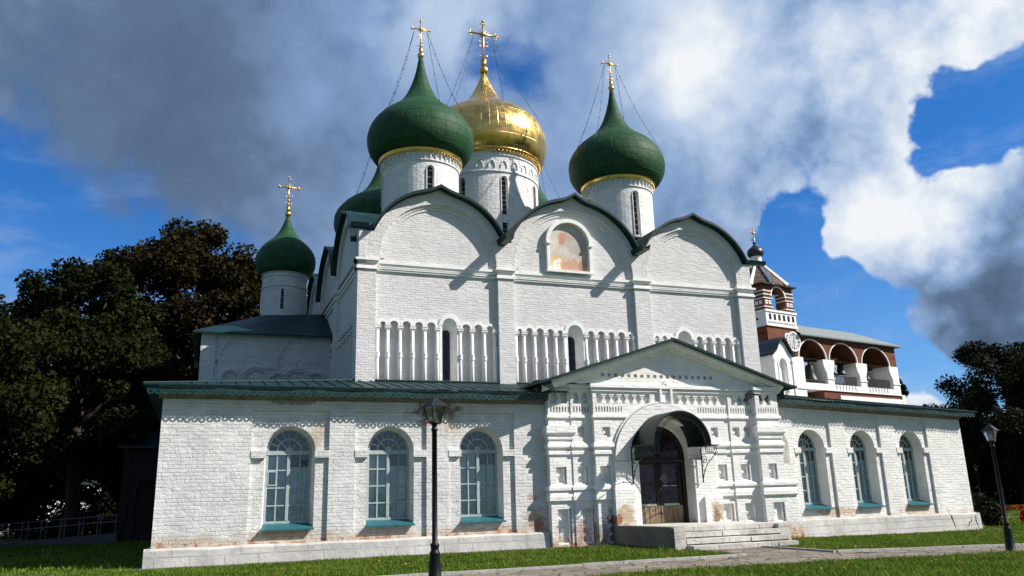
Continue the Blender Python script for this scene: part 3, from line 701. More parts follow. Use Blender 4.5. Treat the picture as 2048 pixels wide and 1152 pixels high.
# ------------------------------------------------------------------ porch
def porch():
    root = thing('entrance_porch', 'ornate white brick porch with low gable and arched doorway under a dark canopy', 'porch', (15.1, 25, 0))
    mb = MB(); pieces = []; leds = []
    class Led:
        @staticmethod
        def ledge(*a):
            m = MB(); m.ledge(*a); leds.append(m)
    led = Led()
    def piece(name):
        m = MB(); pieces.append((name, m)); return m
    def niche_extra(x0, x1, z0, z1, y, d):
        """stepped trim and beads inside a recess"""
        orn = piece('niche_trim')
        orn.box(x1 - .07, x1 - .035, y + .05, y + d, z0, z1); orn.box(x0, x1 - .07, y + .06, y + d, z1 - .06, z1)
        orn.box(x0, x1 - .12, y + .05, y + d, z0, z0 + .05)
        n = 1 if z1 - z0 < .8 else 3
        for i in range(n):
            z = (z0 + z1) / 2 if n == 1 else z0 + (z1 - z0) * (.25 + .23 * i)
            orn.sphere((x0 + .09, y + .10, z), .062, 8)
            orn.box(x0, x0 + .05, y + .06, y + d, z - .05, z + .05)
    def block(x0, x1, yf, slab, niches, small, lows, bal, skip=None, z0=0, arch_hole=None):
        holes = []; cut = []; d = .15
        for c in niches: holes.append(rect(c - .19, c + .19, 1.99, 2.56)); niche_extra(c - .19, c + .19, 1.99, 2.56, yf, d)
        for c in small: holes.append(rect(c - .15, c + .15, 3.53, 3.87)); orn = piece('niche_trim'); orn.sphere((c - .06, yf + .11, 3.68), .06, 8); orn.box(c - .15, c + .04, yf + .06, yf + d, 3.53, 3.58)
        for c, hw_, a in lows: holes.append(rect(c - hw_, c + hw_, a, 1.20)); niche_extra(c - hw_, c + hw_, a, 1.20, yf, d)
        for a, b in bal:
            holes.append(rect(a, b, 4.68, 5.04)); n = max(1, round((b - a) / .30)); p = (b - a) / n
            for i in range(n - 1 if n > 1 else 1):
                x = a + p * (i + 1) if n > 1 else (a + b) / 2
                orn = piece('baluster'); orn.box(x - .10, x + .10, yf + .012, yf + d, 4.96, 5.04); orn.box(x - .055, x + .055, yf + .03, yf + d, 4.90, 4.96)
                orn.tube([(x, yf + .075, 4.90), (x, yf + .075, 4.80)], [.035, .045], 8)
                orn.box(x - .09, x + .09, yf + .012, yf + d, 4.68, 4.75); orn.box(x - .06, x + .06, yf + .03, yf + d, 4.75, 4.81)
        x = x0 + .09
        while x < x1 - .10:
            if not (skip and skip[0] < x + .03 < skip[1]): holes.append(rect(x, x + .055, 4.39, 4.56))
            x += .108
        if arch_hole: cut.append(arch_hole)
        mb.wall(rect(x0, x1, z0, 5.36), yf, holes, d, cut=cut)
        for x in (x0, x1): mb.add([(x, yf, z0), (x, 25.7, z0), (x, 25.7, 5.36), (x, yf, 5.36)], [(0, 1, 2, 3)])
        segs = lambda g: [(x0, x1)] if not g else [(x0, g[0]), (g[1], x1)]
        yb = yf + .6
        lowgap = (13.1, 17.12) if skip else None; topgap = (13.75, 16.5) if skip else None
        for a, b in segs(lowgap):
            led.ledge(a, b, yf, yb, [(1.42, 0), (1.47, .075), (1.60, .07), (1.70, .035), (1.77, .03), (1.80, .085), (1.90, .08), (1.95, 0)])
            led.ledge(a, b, yf, yb, [(2.92, 0), (2.965, .055), (3.06, .05), (3.075, .02), (3.15, .02), (3.19, .085), (3.27, .08), (3.36, .02), (3.40, 0)])
        for a, b in segs(topgap): led.ledge(a, b, yf, yb, [(4.165, 0), (4.185, .055), (4.27, .05), (4.30, 0)])
        if slab: led.ledge(x0, x1, yf, yb, [(3.43, 0), (3.47, .05), (3.56, .045), (3.62, .09), (3.68, .12), (3.90, .115), (3.93, 0)])
        led.ledge(x0, x1, yf, yb, [(5.075, 0), (5.10, .05), (5.17, .045), (5.19, .02), (5.22, .11), (5.33, .10), (5.362, 0)])
    block(10.87, 11.71, 25.0, True, (11.28,), (), ((11.34, .25, .08),), ((11.0, 11.6),))
    block(11.71, 12.46, 24.965, False, (12.06,), (12.08,), ((12.19, .22, .08),), ((11.82, 12.36),))
    block(12.46, 17.95, 24.76, False, (12.80, 17.50), (12.92, 17.3), ((13.02, .20, .06), (17.58, .25, .60)), ((12.6, 14.72), (15.66, 17.9)), (13.6, 16.65),
          arch_hole=arch(15.12, 1.5, .3, 2.7, 24))
    block(17.95, 19.02, 24.72, False, (18.45,), (18.2, 18.7), ((18.55, .26, .55),), ((18.1, 18.92),))
    block(19.02, 20.02, 24.52, True, (19.5,), (), ((19.6, .25, .52),), ((19.2, 19.7),))
    # lower step-out at the right end
    mb.box(20.02, 20.46, 24.56, 25.6, -.3, 2.55); led.ledge(20.02, 20.46, 24.56, 25.4, [(1.42, 0), (1.47, .075), (1.60, .07), (1.70, .035), (1.77, .03), (1.80, .085), (1.90, .08), (1.95, 0)])
    mb.box(20.46, 20.66, 24.62, 25.6, -.3, 1.05)
    # portal: piers, archivolt, tympanum
    for a, b in ((13.12, 14.025), (16.215, 17.1)):
        mb.box(a, b, 24.63, 25.35, .3, 2.72)
    led.ledge(13.12, 13.62, 24.63, 25.2, [(.3, .12), (1.75, .12), (1.95, .08), (2.08, 0)])
    led.ledge(16.62, 17.1, 24.63, 25.2, [(.3, .12), (1.45, .12), (1.52, 0)])
    mb.arcband(15.12, 2.70, 1.46, 1.98, 24.63, 25.0, n=40)
    mb.arcband(15.12, 2.72, 1.985, 2.04, 24.69, 25.0, n=40)
    mb.face2d([arch(15.12, 1.47, 2.71, 2.72, 24), arch(15.12, 1.08, 2.711, 2.86, 24)[::-1]], 24.93)
    o = arch(15.12, 1.08, .3, 2.86, 24); mb.rim(o, 24.93, 25.25)
    # little keeled niche above the arch
    key = [(15.16, 4.75), (15.52, 4.75), (15.52, 5.20), (15.34, 5.40), (15.16, 5.20)]
    orn = piece('keel_niche'); orn.prism([(15.08, 4.74), (15.60, 4.74), (15.60, 5.22), (15.34, 5.50), (15.08, 5.22)], 24.66, 24.85, 'y', [key]); orn.face2d([key], 24.83)
    # gable wall with its row of square holes
    hl = [rect(12.82 + i * .262, 12.95 + i * .262, 5.60, 5.72) for i in range(18)]
    mb.wall([(10.8, 5.36), (20.1, 5.36), (15.56, 6.80)], 24.76, hl, .12)
    wl = obj('wall', mb, 'limewash_porch', root)
    for l in leds: obj('moulding', l, 'limewash_porch', wl)
    for nm, m in pieces: obj(nm, m, 'limewash_smooth', wl)
    # raking cornice
    mb = MB(); ax, az = 15.56, 6.90; sl, sr = 1.60 / 5.0, 1.52 / 4.72
    def chev(t0, t1, y0, y1):
        L, Rr = 10.55, 20.25
        mb.prism([(L, az - t0 - sl * (ax - L)), (ax, az - t0), (Rr, az - t0 - sr * (Rr - ax)), (Rr, az - t1 - sr * (Rr - ax)), (ax, az - t1), (L, az - t1 - sl * (ax - L))], y0, y1)
    chev(.0, .10, 24.36, 24.9); chev(.10, .16, 24.46, 24.9); chev(.16, .24, 24.58, 24.9); chev(.24, .28, 24.66, 24.9)
    obj('cornice', mb, 'limewash_smooth', root)
    # roof
    mb = MB(); y0, y1 = 24.20, 28.2; zt = 6.99
    P_ = [(10.25, zt - .335 * 5.31 + .10), (10.7, zt - sl * 4.86), (ax, zt), (20.3, zt - sr * 4.74), (20.75, zt - sr * 5.19 + .05)]
    for (xa, za), (xb, zb) in zip(P_, P_[1:]):
        mb.add([(xa, y0, za), (xb, y0, zb), (xb, y1, zb), (xa, y1, za), (xa, y0, za - .085), (xb, y0, zb - .085), (xb, y1, zb - .085), (xa, y1, za - .085)], [(0, 1, 2, 3), (4, 5, 6, 7), (0, 1, 5, 4)])
    for k in (0, -1): x, z = P_[k]; mb.add([(x, y0, z), (x, y1, z), (x, y1, z - .085), (x, y0, z - .085)], [(0, 1, 2, 3)])
    mb.add([(10.25, 24.3, 5.25), (10.25, 28.2, 5.25), (10.9, 28.2, 5.55), (10.9, 24.3, 4.95), (10.7, 24.3, 5.4)], [(0, 3, 4)])
    obj('roof', mb, 'teal_edge', root)
    for q in ((10.4, 10.92, 24.72, 25.2, 5.0, 5.42), (20.18, 20.5, 24.66, 25.2, 4.98, 5.40)): mb = MB(); mb.box(*q); obj('eave_return', mb, 'teal_edge', root)
    # doorway
    y = 25.22
    mb = MB(); mb.prism(arch(15.12, 1.08, .5, 2.86, 20), y - .05, y + .1, 'y', [arch(15.12, .93, .58, 2.80, 20)]); mb.box(14.2, 16.05, y - .04, y + .08, 2.72, 2.86)
    mb.cur = 1; mb.face2d([arch(15.12, .92, 2.8, 2.82, 20)], y + .02)
    mb.cur = 0
    for a in (PI * .3, PI * .5, PI * .7): mb.bar((15.12, y, 2.84), (15.12 + .9 * cos(a), y, 2.82 + .9 * sin(a)), .022, 4)
    obj('door_frame', mb, ['dark_wood', 'dark_glass'], root)
    for i, (a, b) in enumerate(((14.22, 15.105), (15.135, 16.02))):
        mb = MB()
        mb.box(a, a + .12, y, y + .06, .62, 2.72); mb.box(b - .12, b, y, y + .06, .62, 2.72)
        mb.box(a + .12, b - .12, y, y + .06, 2.60, 2.72); mb.box(a + .12, b - .12, y, y + .06, 1.90, 1.95)
        mb.cur = 1; mb.box(a + .12, b - .12, y + .025, y + .035, 1.27, 2.6)
        mb.cur = 2; nb = 4; wv = (b - a) / nb
        for k in range(nb): mb.box(a + k * wv + .006, a + (k + 1) * wv - .006, y - .008 - .004 * (k % 2), y + .05, .63, 1.20)
        mb.cur = 3; mb.box(a + .14, b - .14, y - .01, y + .06, 1.205, 1.25)
        if i: mb.box(a + .14, a + .36, y + .015, y + .022, 1.86, 1.885); mb.box(a + .45, b - .2, y + .015, y + .022, 1.86, 1.885)
        lf = obj('door_leaf', mb, ['dark_wood', 'dark_glass', 'plank_door', 'grey_frame'], root)
        mb = MB(); hx = b - .06 if i == 0 else a + .06
        mb.tube([(hx, y - .05, 1.35), (hx, y - .07, 1.42), (hx, y - .07, 1.58), (hx, y - .05, 1.65)], .014, 6); mb.box(hx - .03, hx + .03, y - .012, y + .01, 1.3, 1.7); obj('handle', mb, 'black_iron', lf)
    # stone landing and steps
    mb = MB()
    mb.box(13.42, 17.10, 21.75, 25.35, -.1, .60)
    stp = obj('landing', mb, 'limestone_step', root, org=(15.1, 25, .10))
    for i, (ya, zt_) in enumerate(((21.40, .455), (21.05, .285), (20.70, .115))):
        mb = MB(); x = 13.40; k = 0
        while x < 17.08:
            L = random.uniform(.55, .95); xe = min(17.12 + .35 * (i == 2), x + L); dz = random.uniform(-.012, .008); dy = random.uniform(-.02, .02)
            if 17.12 - xe < .25: xe = 17.12
            mb.box(x + .009, xe - .009, ya + dy, ya + .9, zt_ - .13, zt_ + dz); x = xe; k += 1
        s_ = obj('step', mb, 'limestone_step', root)
        mb = MB(); mb.box(13.41, 17.1, ya + .05, ya + .8, -.3, zt_ - .13); obj('riser', mb, 'rubble_and_riser_shade', s_)  # riser coloured dark to paint the shade line under the nosing
    mb = MB()
    for x, xe in zip((13.42, 14.08, 14.75, 15.2, 15.95, 16.5), (14.08, 14.75, 15.2, 15.95, 16.5, 17.1)): mb.box(x + .008, xe - .008, 21.70, 22.3, .475, .605 + random.uniform(-.004, .006))
    obj('step', mb, 'limestone_step', root)
    mb = MB(); mb.prism([(21.1, -.1), (24.95, -.1), (24.95, .62), (21.14, .645)], 12.98, 13.38, 'x')
    pw = obj('parapet', mb, 'rubble_and_riser_shade', root); pw['label'] = 'low side wall of dark stone left of the steps'
    mb = MB(); mb.box(13.02, 13.40, 21.06, 21.12, .0, .30); mb.box(13.02, 13.40, 21.07, 21.12, .31, .635); obj('end_stone', mb, 'limestone_step', pw)
    mb = MB(); mb.box(17.1, 17.52, 21.50, 24.9, -.2, .285); mb.box(17.1, 17.52, 21.52, 24.9, .29, .60); obj('parapet', mb, 'limestone_step', root)
    # canopy
    cx, cz, r, yf, yw = 15.1, 3.17, 1.13, 23.52, 24.93
    mb = MB(); mb.smooth = False
    mb.arcband(cx, cz, r - .012, r + .012, yf, yw, n=36)
    mb.box(cx - r - .33, cx - r - .01, yf - .02, 24.55, cz - .012, cz + .012); mb.box(cx + r + .01, cx + r + .33, yf - .02, 24.55, cz - .012, cz + .012)
    cn = obj('canopy', mb, 'canopy_metal', root)
    mb = MB()
    mb.arcband(cx, cz, r - .03, r + .02, yf - .03, yf + .01, n=36)
    mb.tube([(cx + r, yf - .02, cz - .02), (cx + r + .33, yf - .02, cz - .005)], .016, 5); mb.tube([(cx - r, yf - .02, cz - .02), (cx - r - .33, yf - .02, cz - .005)], .016, 5)
    obj('edge_trim', mb, 'teal_edge', cn)
    mb = MB(); ri = r - .22
    mb.tube([(cx + ri * cos(PI * k / 30), yf, cz + ri * sin(PI * k / 30)) for k in range(31)], .011, 5)
    for k in range(30):
        a, b = PI * k / 30, PI * (k + 1) / 30
        for p, q in ((a, b), (b, a)): mb.bar((cx + ri * cos(p), yf, cz + ri * sin(p)), (cx + r * cos(q), yf, cz + r * sin(q)), .006, 4)
    for sg in (-1, 1):
        x = cx + sg * (r + .26)
        for z in (cz - .02, cz - .27): mb.bar((x, yf, z), (x, 24.56, z), .013, 5)
        n = 8
        for k in range(n):
            a, b = yf + 1.04 * k / n, yf + 1.04 * (k + 1) / n
            mb.bar((x, a, cz - .02), (x, b, cz - .27), .007, 4); mb.bar((x, b, cz - .02), (x, a, cz - .27), .007, 4)
        mb.bar((cx + sg * ri, yf, cz), (cx + sg * ri, yf, cz - .25), .011, 5); mb.bar((cx + sg * ri, yf, cz - .25), (x, yf, cz - .27), .011, 5)
        for k in range(5):
            a, b = cx + sg * (ri + (r + .26 - ri) * k / 5), cx + sg * (ri + (r + .26 - ri) * (k + 1) / 5)
            mb.bar((a, yf, cz), (b, yf, cz - .26), .006, 4); mb.bar((b, yf, cz), (a, yf, cz - .26), .006, 4)
    obj('lattice', mb, 'black_iron', cn)
    for sg in (-1, 1):
        mb = MB(); x = cx + sg * (r + .26)
        mb.tube([(x, 24.53, cz - .02), (x, 24.53, 2.0)], .024, 6); mb.tube([(x, 24.53, 2.0), (x, 24.53, 1.93)], [.04, .004], 6)
        mb.tube([(x, 24.53 - .85 * k, cz - .27 - .85 * (1 - k) ** 1.0 * (1 - .35 * sin(PI * k))) for k in [i / 10 for i in range(11)]], .016, 5)
        sp = [(x, 24.34 + (.17 - .0085 * i) * cos(i * .55) * .95, cz - .47 + (.17 - .0085 * i) * sin(i * .55)) for i in range(19)]
        mb.tube(sp, .012, 5); mb.tube([(x, 24.52, 2.45), (x, 24.44, 2.52), (x, 24.42, 2.62), (x, 24.5, 2.68)], .011, 5)
        mb.sphere((x, 24.40, 2.35), .03, 6); mb.sphere((x, 23.72, cz - .30), .03, 6)
        obj('bracket', mb, 'black_iron', cn)
porch()
# ------------------------------------------------------------------ cathedral
BAYS = [  # pilaster left (a, b), pilaster right (c, d), arch centre, inner radius, roof radius, crown lift
    (5.58, 10.33, 8.00, 2.30, 2.76, .20), (10.97, 16.35, 13.70, 2.64, 3.02, .26), (17.07, 21.49, 19.36, 2.38, 2.78, .22)]
def ogee(cx, Rr, lift, z0=10.36, half=None, n=36):
    half = half or Rr * .93
    pts = []
    for i in range(n + 1):
        x = -half + 2 * half * i / n
        z = z0 + sqrt(max(0, Rr * Rr - x * x)) + lift * max(0, 1 - abs(x) / .62) ** 1.7
        pts.append((cx + x, z))
    return pts
def cross_mesh(cx, cy, z0, rb=.16, hz=1.40, arm=.42, tp=.40, t=.026, big=False):
    """gilded Orthodox cross with rays, crescent and ball; z0 = tip of the cupola"""
    mb = MB(); mb.smooth = True; k_ = arm / .42
    mb.sphere((cx, cy, z0 + rb * .8), rb, 14)
    zb = z0 + rb * 1.7; mb.tube([(cx, cy, zb - .02), (cx, cy, zb + .24 * k_)], [.075 * k_, .10 * k_], 10)
    zc = z0 + rb * .8 + hz; top = zc + tp
    mb.tube([(cx, cy, zb), (cx, cy, top)], t, 8); mb.tube([(cx - arm, cy, zc), (cx + arm, cy, zc)], t, 8)
    mb.sphere((cx, cy, zc), t * 2.9, 10); br = t * 2.2
    for p, d in (((cx - arm, cy, zc), PI), ((cx + arm, cy, zc), 0), ((cx, cy, top), PI / 2)):
        if not big: mb.sphere(p, br, 10)
        e = .115 * k_
        for a in (-1.45, 0, 1.45):
            q = (p[0] + e * cos(d + a), cy, p[2] + e * sin(d + a)); q1 = (p[0] + e * .55 * cos(d + a * .75), cy, p[2] + e * .55 * sin(d + a * .75))
            mb.tube([p, q1, q], [t * .6, t * .75, t * .25], 5)
            if big: mb.sphere(q, t * .7, 6)
    for k in range(24):
        a = 2 * PI * (k + .5) / 24; L = (.22 if k % 2 else .15) * k_
        mb.tube([(cx + .06 * k_ * cos(a), cy, zc + .06 * k_ * sin(a)), (cx + L * cos(a), cy, zc + L * sin(a))], .008 * k_, 4)
    zk = zb + .34 * k_; rc = .15 * k_
    mb.tube([(cx + rc * cos(a), cy, zk + rc + rc * sin(a)) for a in [PI + PI * i / 12 for i in range(13)]], [.006 + .02 * k_ * sin(PI * i / 12) for i in range(13)], 6)
    if not big: mb.sphere((cx, cy, zk + .03), t * 2.2, 8); mb.sphere((cx, cy, zk + .22 * k_), t * 2.0, 8)
    for sg in (-1, 1):
        z1 = zk + .36 * k_
        mb.tube([(cx + sg * t, cy, z1), (cx + sg * .10 * k_, cy, z1 + .06 * k_), (cx + sg * .15 * k_, cy, z1 + .18 * k_), (cx + sg * .11 * k_, cy, z1 + .23 * k_)], .010 * k_, 5)
        mb.tube([(cx + sg * .09 * k_, cy, z1 + .05 * k_), (cx + sg * .19 * k_, cy, z1 + .10 * k_)], .010 * k_, 5)
    mb.tube([(cx, cy, top + .08 * k_), (cx, cy, top + .15 * k_), (cx, cy, top + .20 * k_)], [t * 1.5, t * 1.3, t * .3], 6)
    return mb, zc, arm
DOME = [(1.74, 16.47), (1.94, 16.45), (2.15, 16.62), (2.31, 16.86), (2.41, 17.14), (2.44, 17.45), (2.42, 17.72), (2.35, 17.98), (2.23, 18.22), (2.06, 18.45), (1.86, 18.67), (1.63, 18.86), (1.40, 19.03), (1.18, 19.20), (.98, 19.40), (.80, 19.64), (.65, 19.90), (.52, 20.18), (.41, 20.48), (.31, 20.80), (.22, 21.15), (.155, 21.5), (.10, 21.85)]
GREAT = [(2.75, 18.95), (2.98, 19.0), (3.18, 19.28), (3.31, 19.62), (3.375, 19.98), (3.38, 20.30), (3.34, 20.62), (3.24, 20.95), (3.08, 21.28), (2.86, 21.6), (2.58, 21.88), (2.26, 22.12), (1.92, 22.33), (1.60, 22.52), (1.30, 22.72), (1.05, 22.95), (.85, 23.22), (.68, 23.52), (.53, 23.80), (.40, 24.10), (.29, 24.38), (.20, 24.64), (.13, 24.86)]
def dome_mesh(prof, cx, cy, n, jitter):
    mb = MB(); mb.smooth = True; rng = random.Random(int(cx * 100 + cy)); tint = []
    m = len(prof); vs = []
    for i, (r, z) in enumerate(prof):
        for k in range(n):
            a = 2 * PI * (k + .5 * 0) / n; j = 1 + rng.uniform(-jitter, jitter) * (1 if 0 < i < m - 3 else 0)
            vs.append((cx + r * j * cos(a), cy + r * j * sin(a), z))
    fs = [(i * n + k, i * n + (k + 1) % n, (i + 1) * n + (k + 1) % n, (i + 1) * n + k) for i in range(m - 1) for k in range(n)]
    mb.add(vs, fs + [tuple((m - 1) * n + k for k in range(n))]); tint = [rng.random() for _ in fs] + [.5]
    return mb, tint
def drum_wall(Rr, z0, z1, wins, n_between=10, depth=.22, cx=0, cy=0):
    """round wall with slit windows; wins = (angle, half width, sill, spring). second builder = glazing"""
    mb = MB(); gls = []
    P_ = lambda a, z, r=Rr: (cx + r * cos(a), cy + r * sin(a), z)
    wins = sorted(wins); n = len(wins)
    for i, (a, hw, zs, zt) in enumerate(wins):
        b, hb = wins[(i + 1) % n][0] + (2 * PI if i == n - 1 else 0), wins[(i + 1) % n][1]
        s0, s1 = a + hw / Rr, b - hb / Rr
        for k in range(n_between):
            u, v = s0 + (s1 - s0) * k / n_between, s0 + (s1 - s0) * (k + 1) / n_between
            mb.smooth = True; mb.add([P_(u, z0), P_(v, z0), P_(v, z1), P_(u, z1)], [(0, 1, 2, 3)])
        gl = MB(); fr = MB(); gls.append(gl)
        m = 8; us = [a + hw / Rr * (-1 + 2 * k / m) for k in range(m + 1)]; az = [zt + hw * sqrt(max(0, 1 - (-1 + 2 * k / m) ** 2)) for k in range(m + 1)]
        ri = Rr - depth
        for k in range(m):
            u, v = us[k], us[k + 1]
            mb.add([P_(u, z0), P_(v, z0), P_(v, zs), P_(u, zs)], [(0, 1, 2, 3)]); mb.add([P_(u, az[k]), P_(v, az[k + 1]), P_(v, z1), P_(u, z1)], [(0, 1, 2, 3)])
            mb.smooth = False
            mb.add([P_(u, az[k]), P_(v, az[k + 1]), P_(v, az[k + 1], ri), P_(u, az[k], ri)], [(0, 1, 2, 3)]); mb.add([P_(u, zs), P_(v, zs), P_(v, zs, ri), P_(u, zs, ri)], [(0, 1, 2, 3)])
            gl.add([P_(u, zs, ri + .01), P_(v, zs, ri + .01), P_(v, az[k + 1], ri + .01), P_(u, az[k], ri + .01)], [(0, 1, 2, 3)])
            mb.smooth = True
        mb.smooth = False
        for u in (us[0], us[-1]): mb.add([P_(u, zs), P_(u, zt), P_(u, zt, ri), P_(u, zs, ri)], [(0, 1, 2, 3)])
        nb = max(3, int((zt - zs) / .26))
        for k in range(1, nb + 1): fr.bar(P_(us[0], zs + (zt - zs) * k / nb, ri + .03), P_(us[-1], zs + (zt - zs) * k / nb, ri + .03), .011, 4)
        # thin raised rim round the opening
        rim = [P_(us[0], zs, Rr + .012)] + [P_(us[k], az[k], Rr + .012) for k in range(m + 1)] + [P_(us[-1], zs, Rr + .012)]
        fr.tube(rim, .028, 5)
        v0 = len(gl.v); gl.v += fr.v; gl.f += [[v0 + q for q in ff] for ff in fr.f]; gl.mi += [1] * len(fr.f); gl.sm += fr.sm
    return mb, gls
def ringband(mb, cx, cy, prof, n=64): mb.lathe(prof, (cx, cy, 0), n)
def chains(cx, cy, zc, arm, rs, zs, n=9):
    mb = MB()
    for sg in (-1, 1):
        for fy in (-1, 1):
            a = Vector((cx + sg * arm * .72, cy, zc - .05)); b = Vector((cx + sg * rs * .80, cy + fy * rs * .60, zs))
            pts = [a.lerp(b, k / n) - Vector((0, 0, .35 * sin(PI * k / n))) for k in range(n + 1)]
            mb.tube(pts, .011, 4)
            for p in pts[1:-1]: mb.sphere(p, .030, 5)
    return mb
def cathedral():
    root = thing('cathedral', 'tall white brick cathedral with three curved gables, four green onion domes and a gilded one', 'church', (13.6, 28.3, 0))
    Y = 28.3
    mb = MB(); cor = MB(); cols = []
    arc_cols = [([5.70, 6.07, 6.53, 7.0, 7.46, 7.94], (8.12, 8.70), [8.83, 9.30, 9.79, 10.22]),
                ([11.08, 11.42, 11.86, 12.32, 12.76, 13.14], (13.27, 13.95), [14.08, 14.53, 15.0, 15.44, 15.92, 16.28]),
                ([17.18, 17.52, 17.9, 18.20], (18.33, 19.05), [19.18, 19.64, 20.11, 20.57, 21.06, 21.42])]
    wpan = MB(); wins = []
    for (a, b, cx, r, Rr, lift), (left, win, right) in zip(BAYS, arc_cols):
        holes = []
        for lst in (left, right):
            for p, q in zip(lst, lst[1:]):
                c, hw = (p + q) / 2, (q - p) / 2 - .065
                holes.append(arch(c, hw, 4.9, 7.84, 10))
            cols += lst
        wc, wh = (win[0] + win[1]) / 2, (win[1] - win[0]) / 2
        outer = [(a, 4.8), (b, 4.8), (b, 9.95), (a, 9.95)]
        zt_ = 8.22; mb.wall(outer, Y, holes, .15, cut=[[(wc - wh, 4.85), (wc + wh, 4.85)] + [(wc + wh * cos(PI * k / 16), zt_ - wh + wh * sin(PI * k / 16)) for k in range(17)]])
        # the tall window niche is cut deeper: its own strip of wall
        wins.append((wc, wh))
        # lunette
        og = ogee(cx, Rr - .05, lift)
        mb.face2d([[(cx - r, 9.95), (cx + r, 9.95)] + [(cx + r * cos(PI * k / 30), 10.36 + r * sin(PI * k / 30)) for k in range(31)]], Y)
        sp = [(cx - r, 10.0), (cx - r, 10.36)] + [(cx + r * cos(PI - PI * k / 30), 10.36 + r * sin(PI - PI * k / 30)) for k in range(1, 30)] + [(cx + r, 10.36), (cx + r, 10.0)]
        hx = Rr * .93
        mb.face2d([[(cx - hx, 10.0)] + og + [(cx + hx, 10.0)] + sp[::-1]], Y - .16)
        mb.arcband(cx, 10.36, r - .11, r + .004, Y - .08, Y + .02, n=36)
        mb.arcband(cx, 10.36, r - .004, r + .05, Y - .163, Y + .02, n=36); mb.arcband(cx, 10.36, r - .22, r - .105, Y - .04, Y + .02, n=36)
        # band under the lunette
        for z0, z1, p in ((10.13, 10.22, .10), (10.03, 10.13, .05), (9.86, 9.93, .07), (9.93, 9.96, .10)): cor.box(a + .002, b - .002, Y - p, Y + .05, z0, z1)
    # openings of the windows (drawn into the wall as deep niches with splayed right jambs)
    for wc, wh in wins:
        pass
    # pilasters
    for a, b in ((4.90, 5.58), (10.33, 10.97), (16.35, 17.07), (21.49, 22.29)):
        mb.box(a, b, Y - .19, Y + .3, 4.8, 9.87)
        mb.box(a + .001, b - .001, Y - .161, Y + .29, 9.8, 10.4)
        for z0, z1, p in ((9.86, 9.94, .06), (9.94, 9.99, .03), (10.12, 10.18, .05), (10.18, 10.26, .10)): cor.box(a - p, b + p, Y - .19 - p, Y + .2, z0, z1)
        # spandrel above the capital, running up under the valley
        mb.box(a + .03, b - .03, Y - .158, Y + .28, 10.4, 11.35)
    # side walls and back
    X0, X1, YB = 4.90, 22.29, 48.6
    mb.add([(X0 + .15, Y, 4), (X0 + .15, YB, 4), (X0 + .15, YB, 11.2), (X0 + .15, Y, 11.2)], [(0, 1, 2, 3)])
    mb.add([(X1 - .1, Y, 4), (X1 - .1, YB, 4), (X1 - .1, YB, 11.2), (X1 - .1, Y, 11.2)], [(0, 1, 2, 3)])
    mb.add([(X0, YB, 4), (X1, YB, 4), (X1, YB, 12), (X0, YB, 12)], [(0, 1, 2, 3)])
    sb = [(Y - .19, Y + .6), (33.1, 33.8), (38.0, 38.7), (43.0, 43.7), (47.9, 48.6)]
    for a, b in sb:
        a += .004; mb.box(X0 - .003, X0 + .3, a, b, 4, 9.865); mb.box(X0 + .02, X0 + .297, a + .002, b, 9.865, 11.3)
        for z0, z1, p in ((9.86, 9.94, .06), (10.12, 10.18, .05), (10.18, 10.26, .10)): cor.box(X0 - p, X0 + .3, a - p, b + p, z0, z1)
        mb.box(X1 - .3, X1 - .001, a + .2, b, 4, 11.3)
    side = []
    for (a, b), (c, d) in zip(sb, sb[1:]):
        cy = (b + c) / 2; r = (c - b) / 2 + .10; Rr = r + .40; side.append((cy, r, Rr))
        for z0, z1, p in ((10.10, 10.2, .08), (9.88, 9.95, .07)): cor.box(X0 + .15 - p, X0 + .3, b, c, z0, z1)
        og = ogee(cy, Rr - .05, .22); hx = Rr * .93
        mb.face2d([[(cy - hx, 10.3)] + og + [(cy + hx, 10.3)]], X0 + .14, 'x'); mb.face2d([[(cy - hx, 10.3)] + og + [(cy + hx, 10.3)]], X1 - .08, 'x')
        mb.rim([(cy + r * cos(PI * k / 24), 10.3 + r * sin(PI * k / 24)) for k in range(25)], X0 + .01, X0 + .14, 'x')
        hs = [(cy - hx, 10.3)] + og + [(cy + hx, 10.3)] + [(cy + r * cos(PI * k / 24), 10.3 + r * sin(PI * k / 24)) for k in range(25)]
        mb.face2d([hs], X0 + .01, 'x')
        # blind arcade belt on the side wall
        n = 7
        for k in range(n):
            yy = b + .4 + (c - b - .8) * k / (n - 1)
            mb.tube([(X0 + .10, yy, 4.9), (X0 + .10, yy, 7.7)], .06, 6); mb.box(X0 + .0, X0 + .2, yy - .12, yy + .12, 7.7, 7.82)
            if k < n - 1: mb.box(X0 + .03, X0 + .2, yy + .1, yy + (c - b - .8) / (n - 1) - .1, 8.0, 8.25)
    # cut the window niches: rebuild as jambs standing proud inside a dark slot
    wl = obj('wall', mb, 'limewash_cathedral', root)
    obj('cornice', cor, 'limewash_smooth', wl)
    for wc, wh in wins:
        f = MB(); z0, zt = 5.0, 8.22
        f.smooth = False
        f.arcband(wc, zt - wh, wh - .02, wh + .12, Y - .05, Y + .06, n=16)
        f.box(wc - wh - .10, wc - wh - .0, Y - .03, Y + .05, z0, zt - wh); f.box(wc + wh, wc + wh + .10, Y - .03, Y + .05, z0, zt - wh)
        ns = 16; fa = [(wc - wh, z0), (wc + wh, z0)] + [(wc + wh * cos(PI * k / ns), zt - wh + wh * sin(PI * k / ns)) for k in range(ns + 1)]
        bh = wh * .55; bc = wc - .02
        ba = [(bc - bh, z0), (bc + bh, z0)] + [(bc + bh * cos(PI * k / ns), zt - wh - .25 + bh * sin(PI * k / ns)) for k in range(ns + 1)]
        n = len(fa)
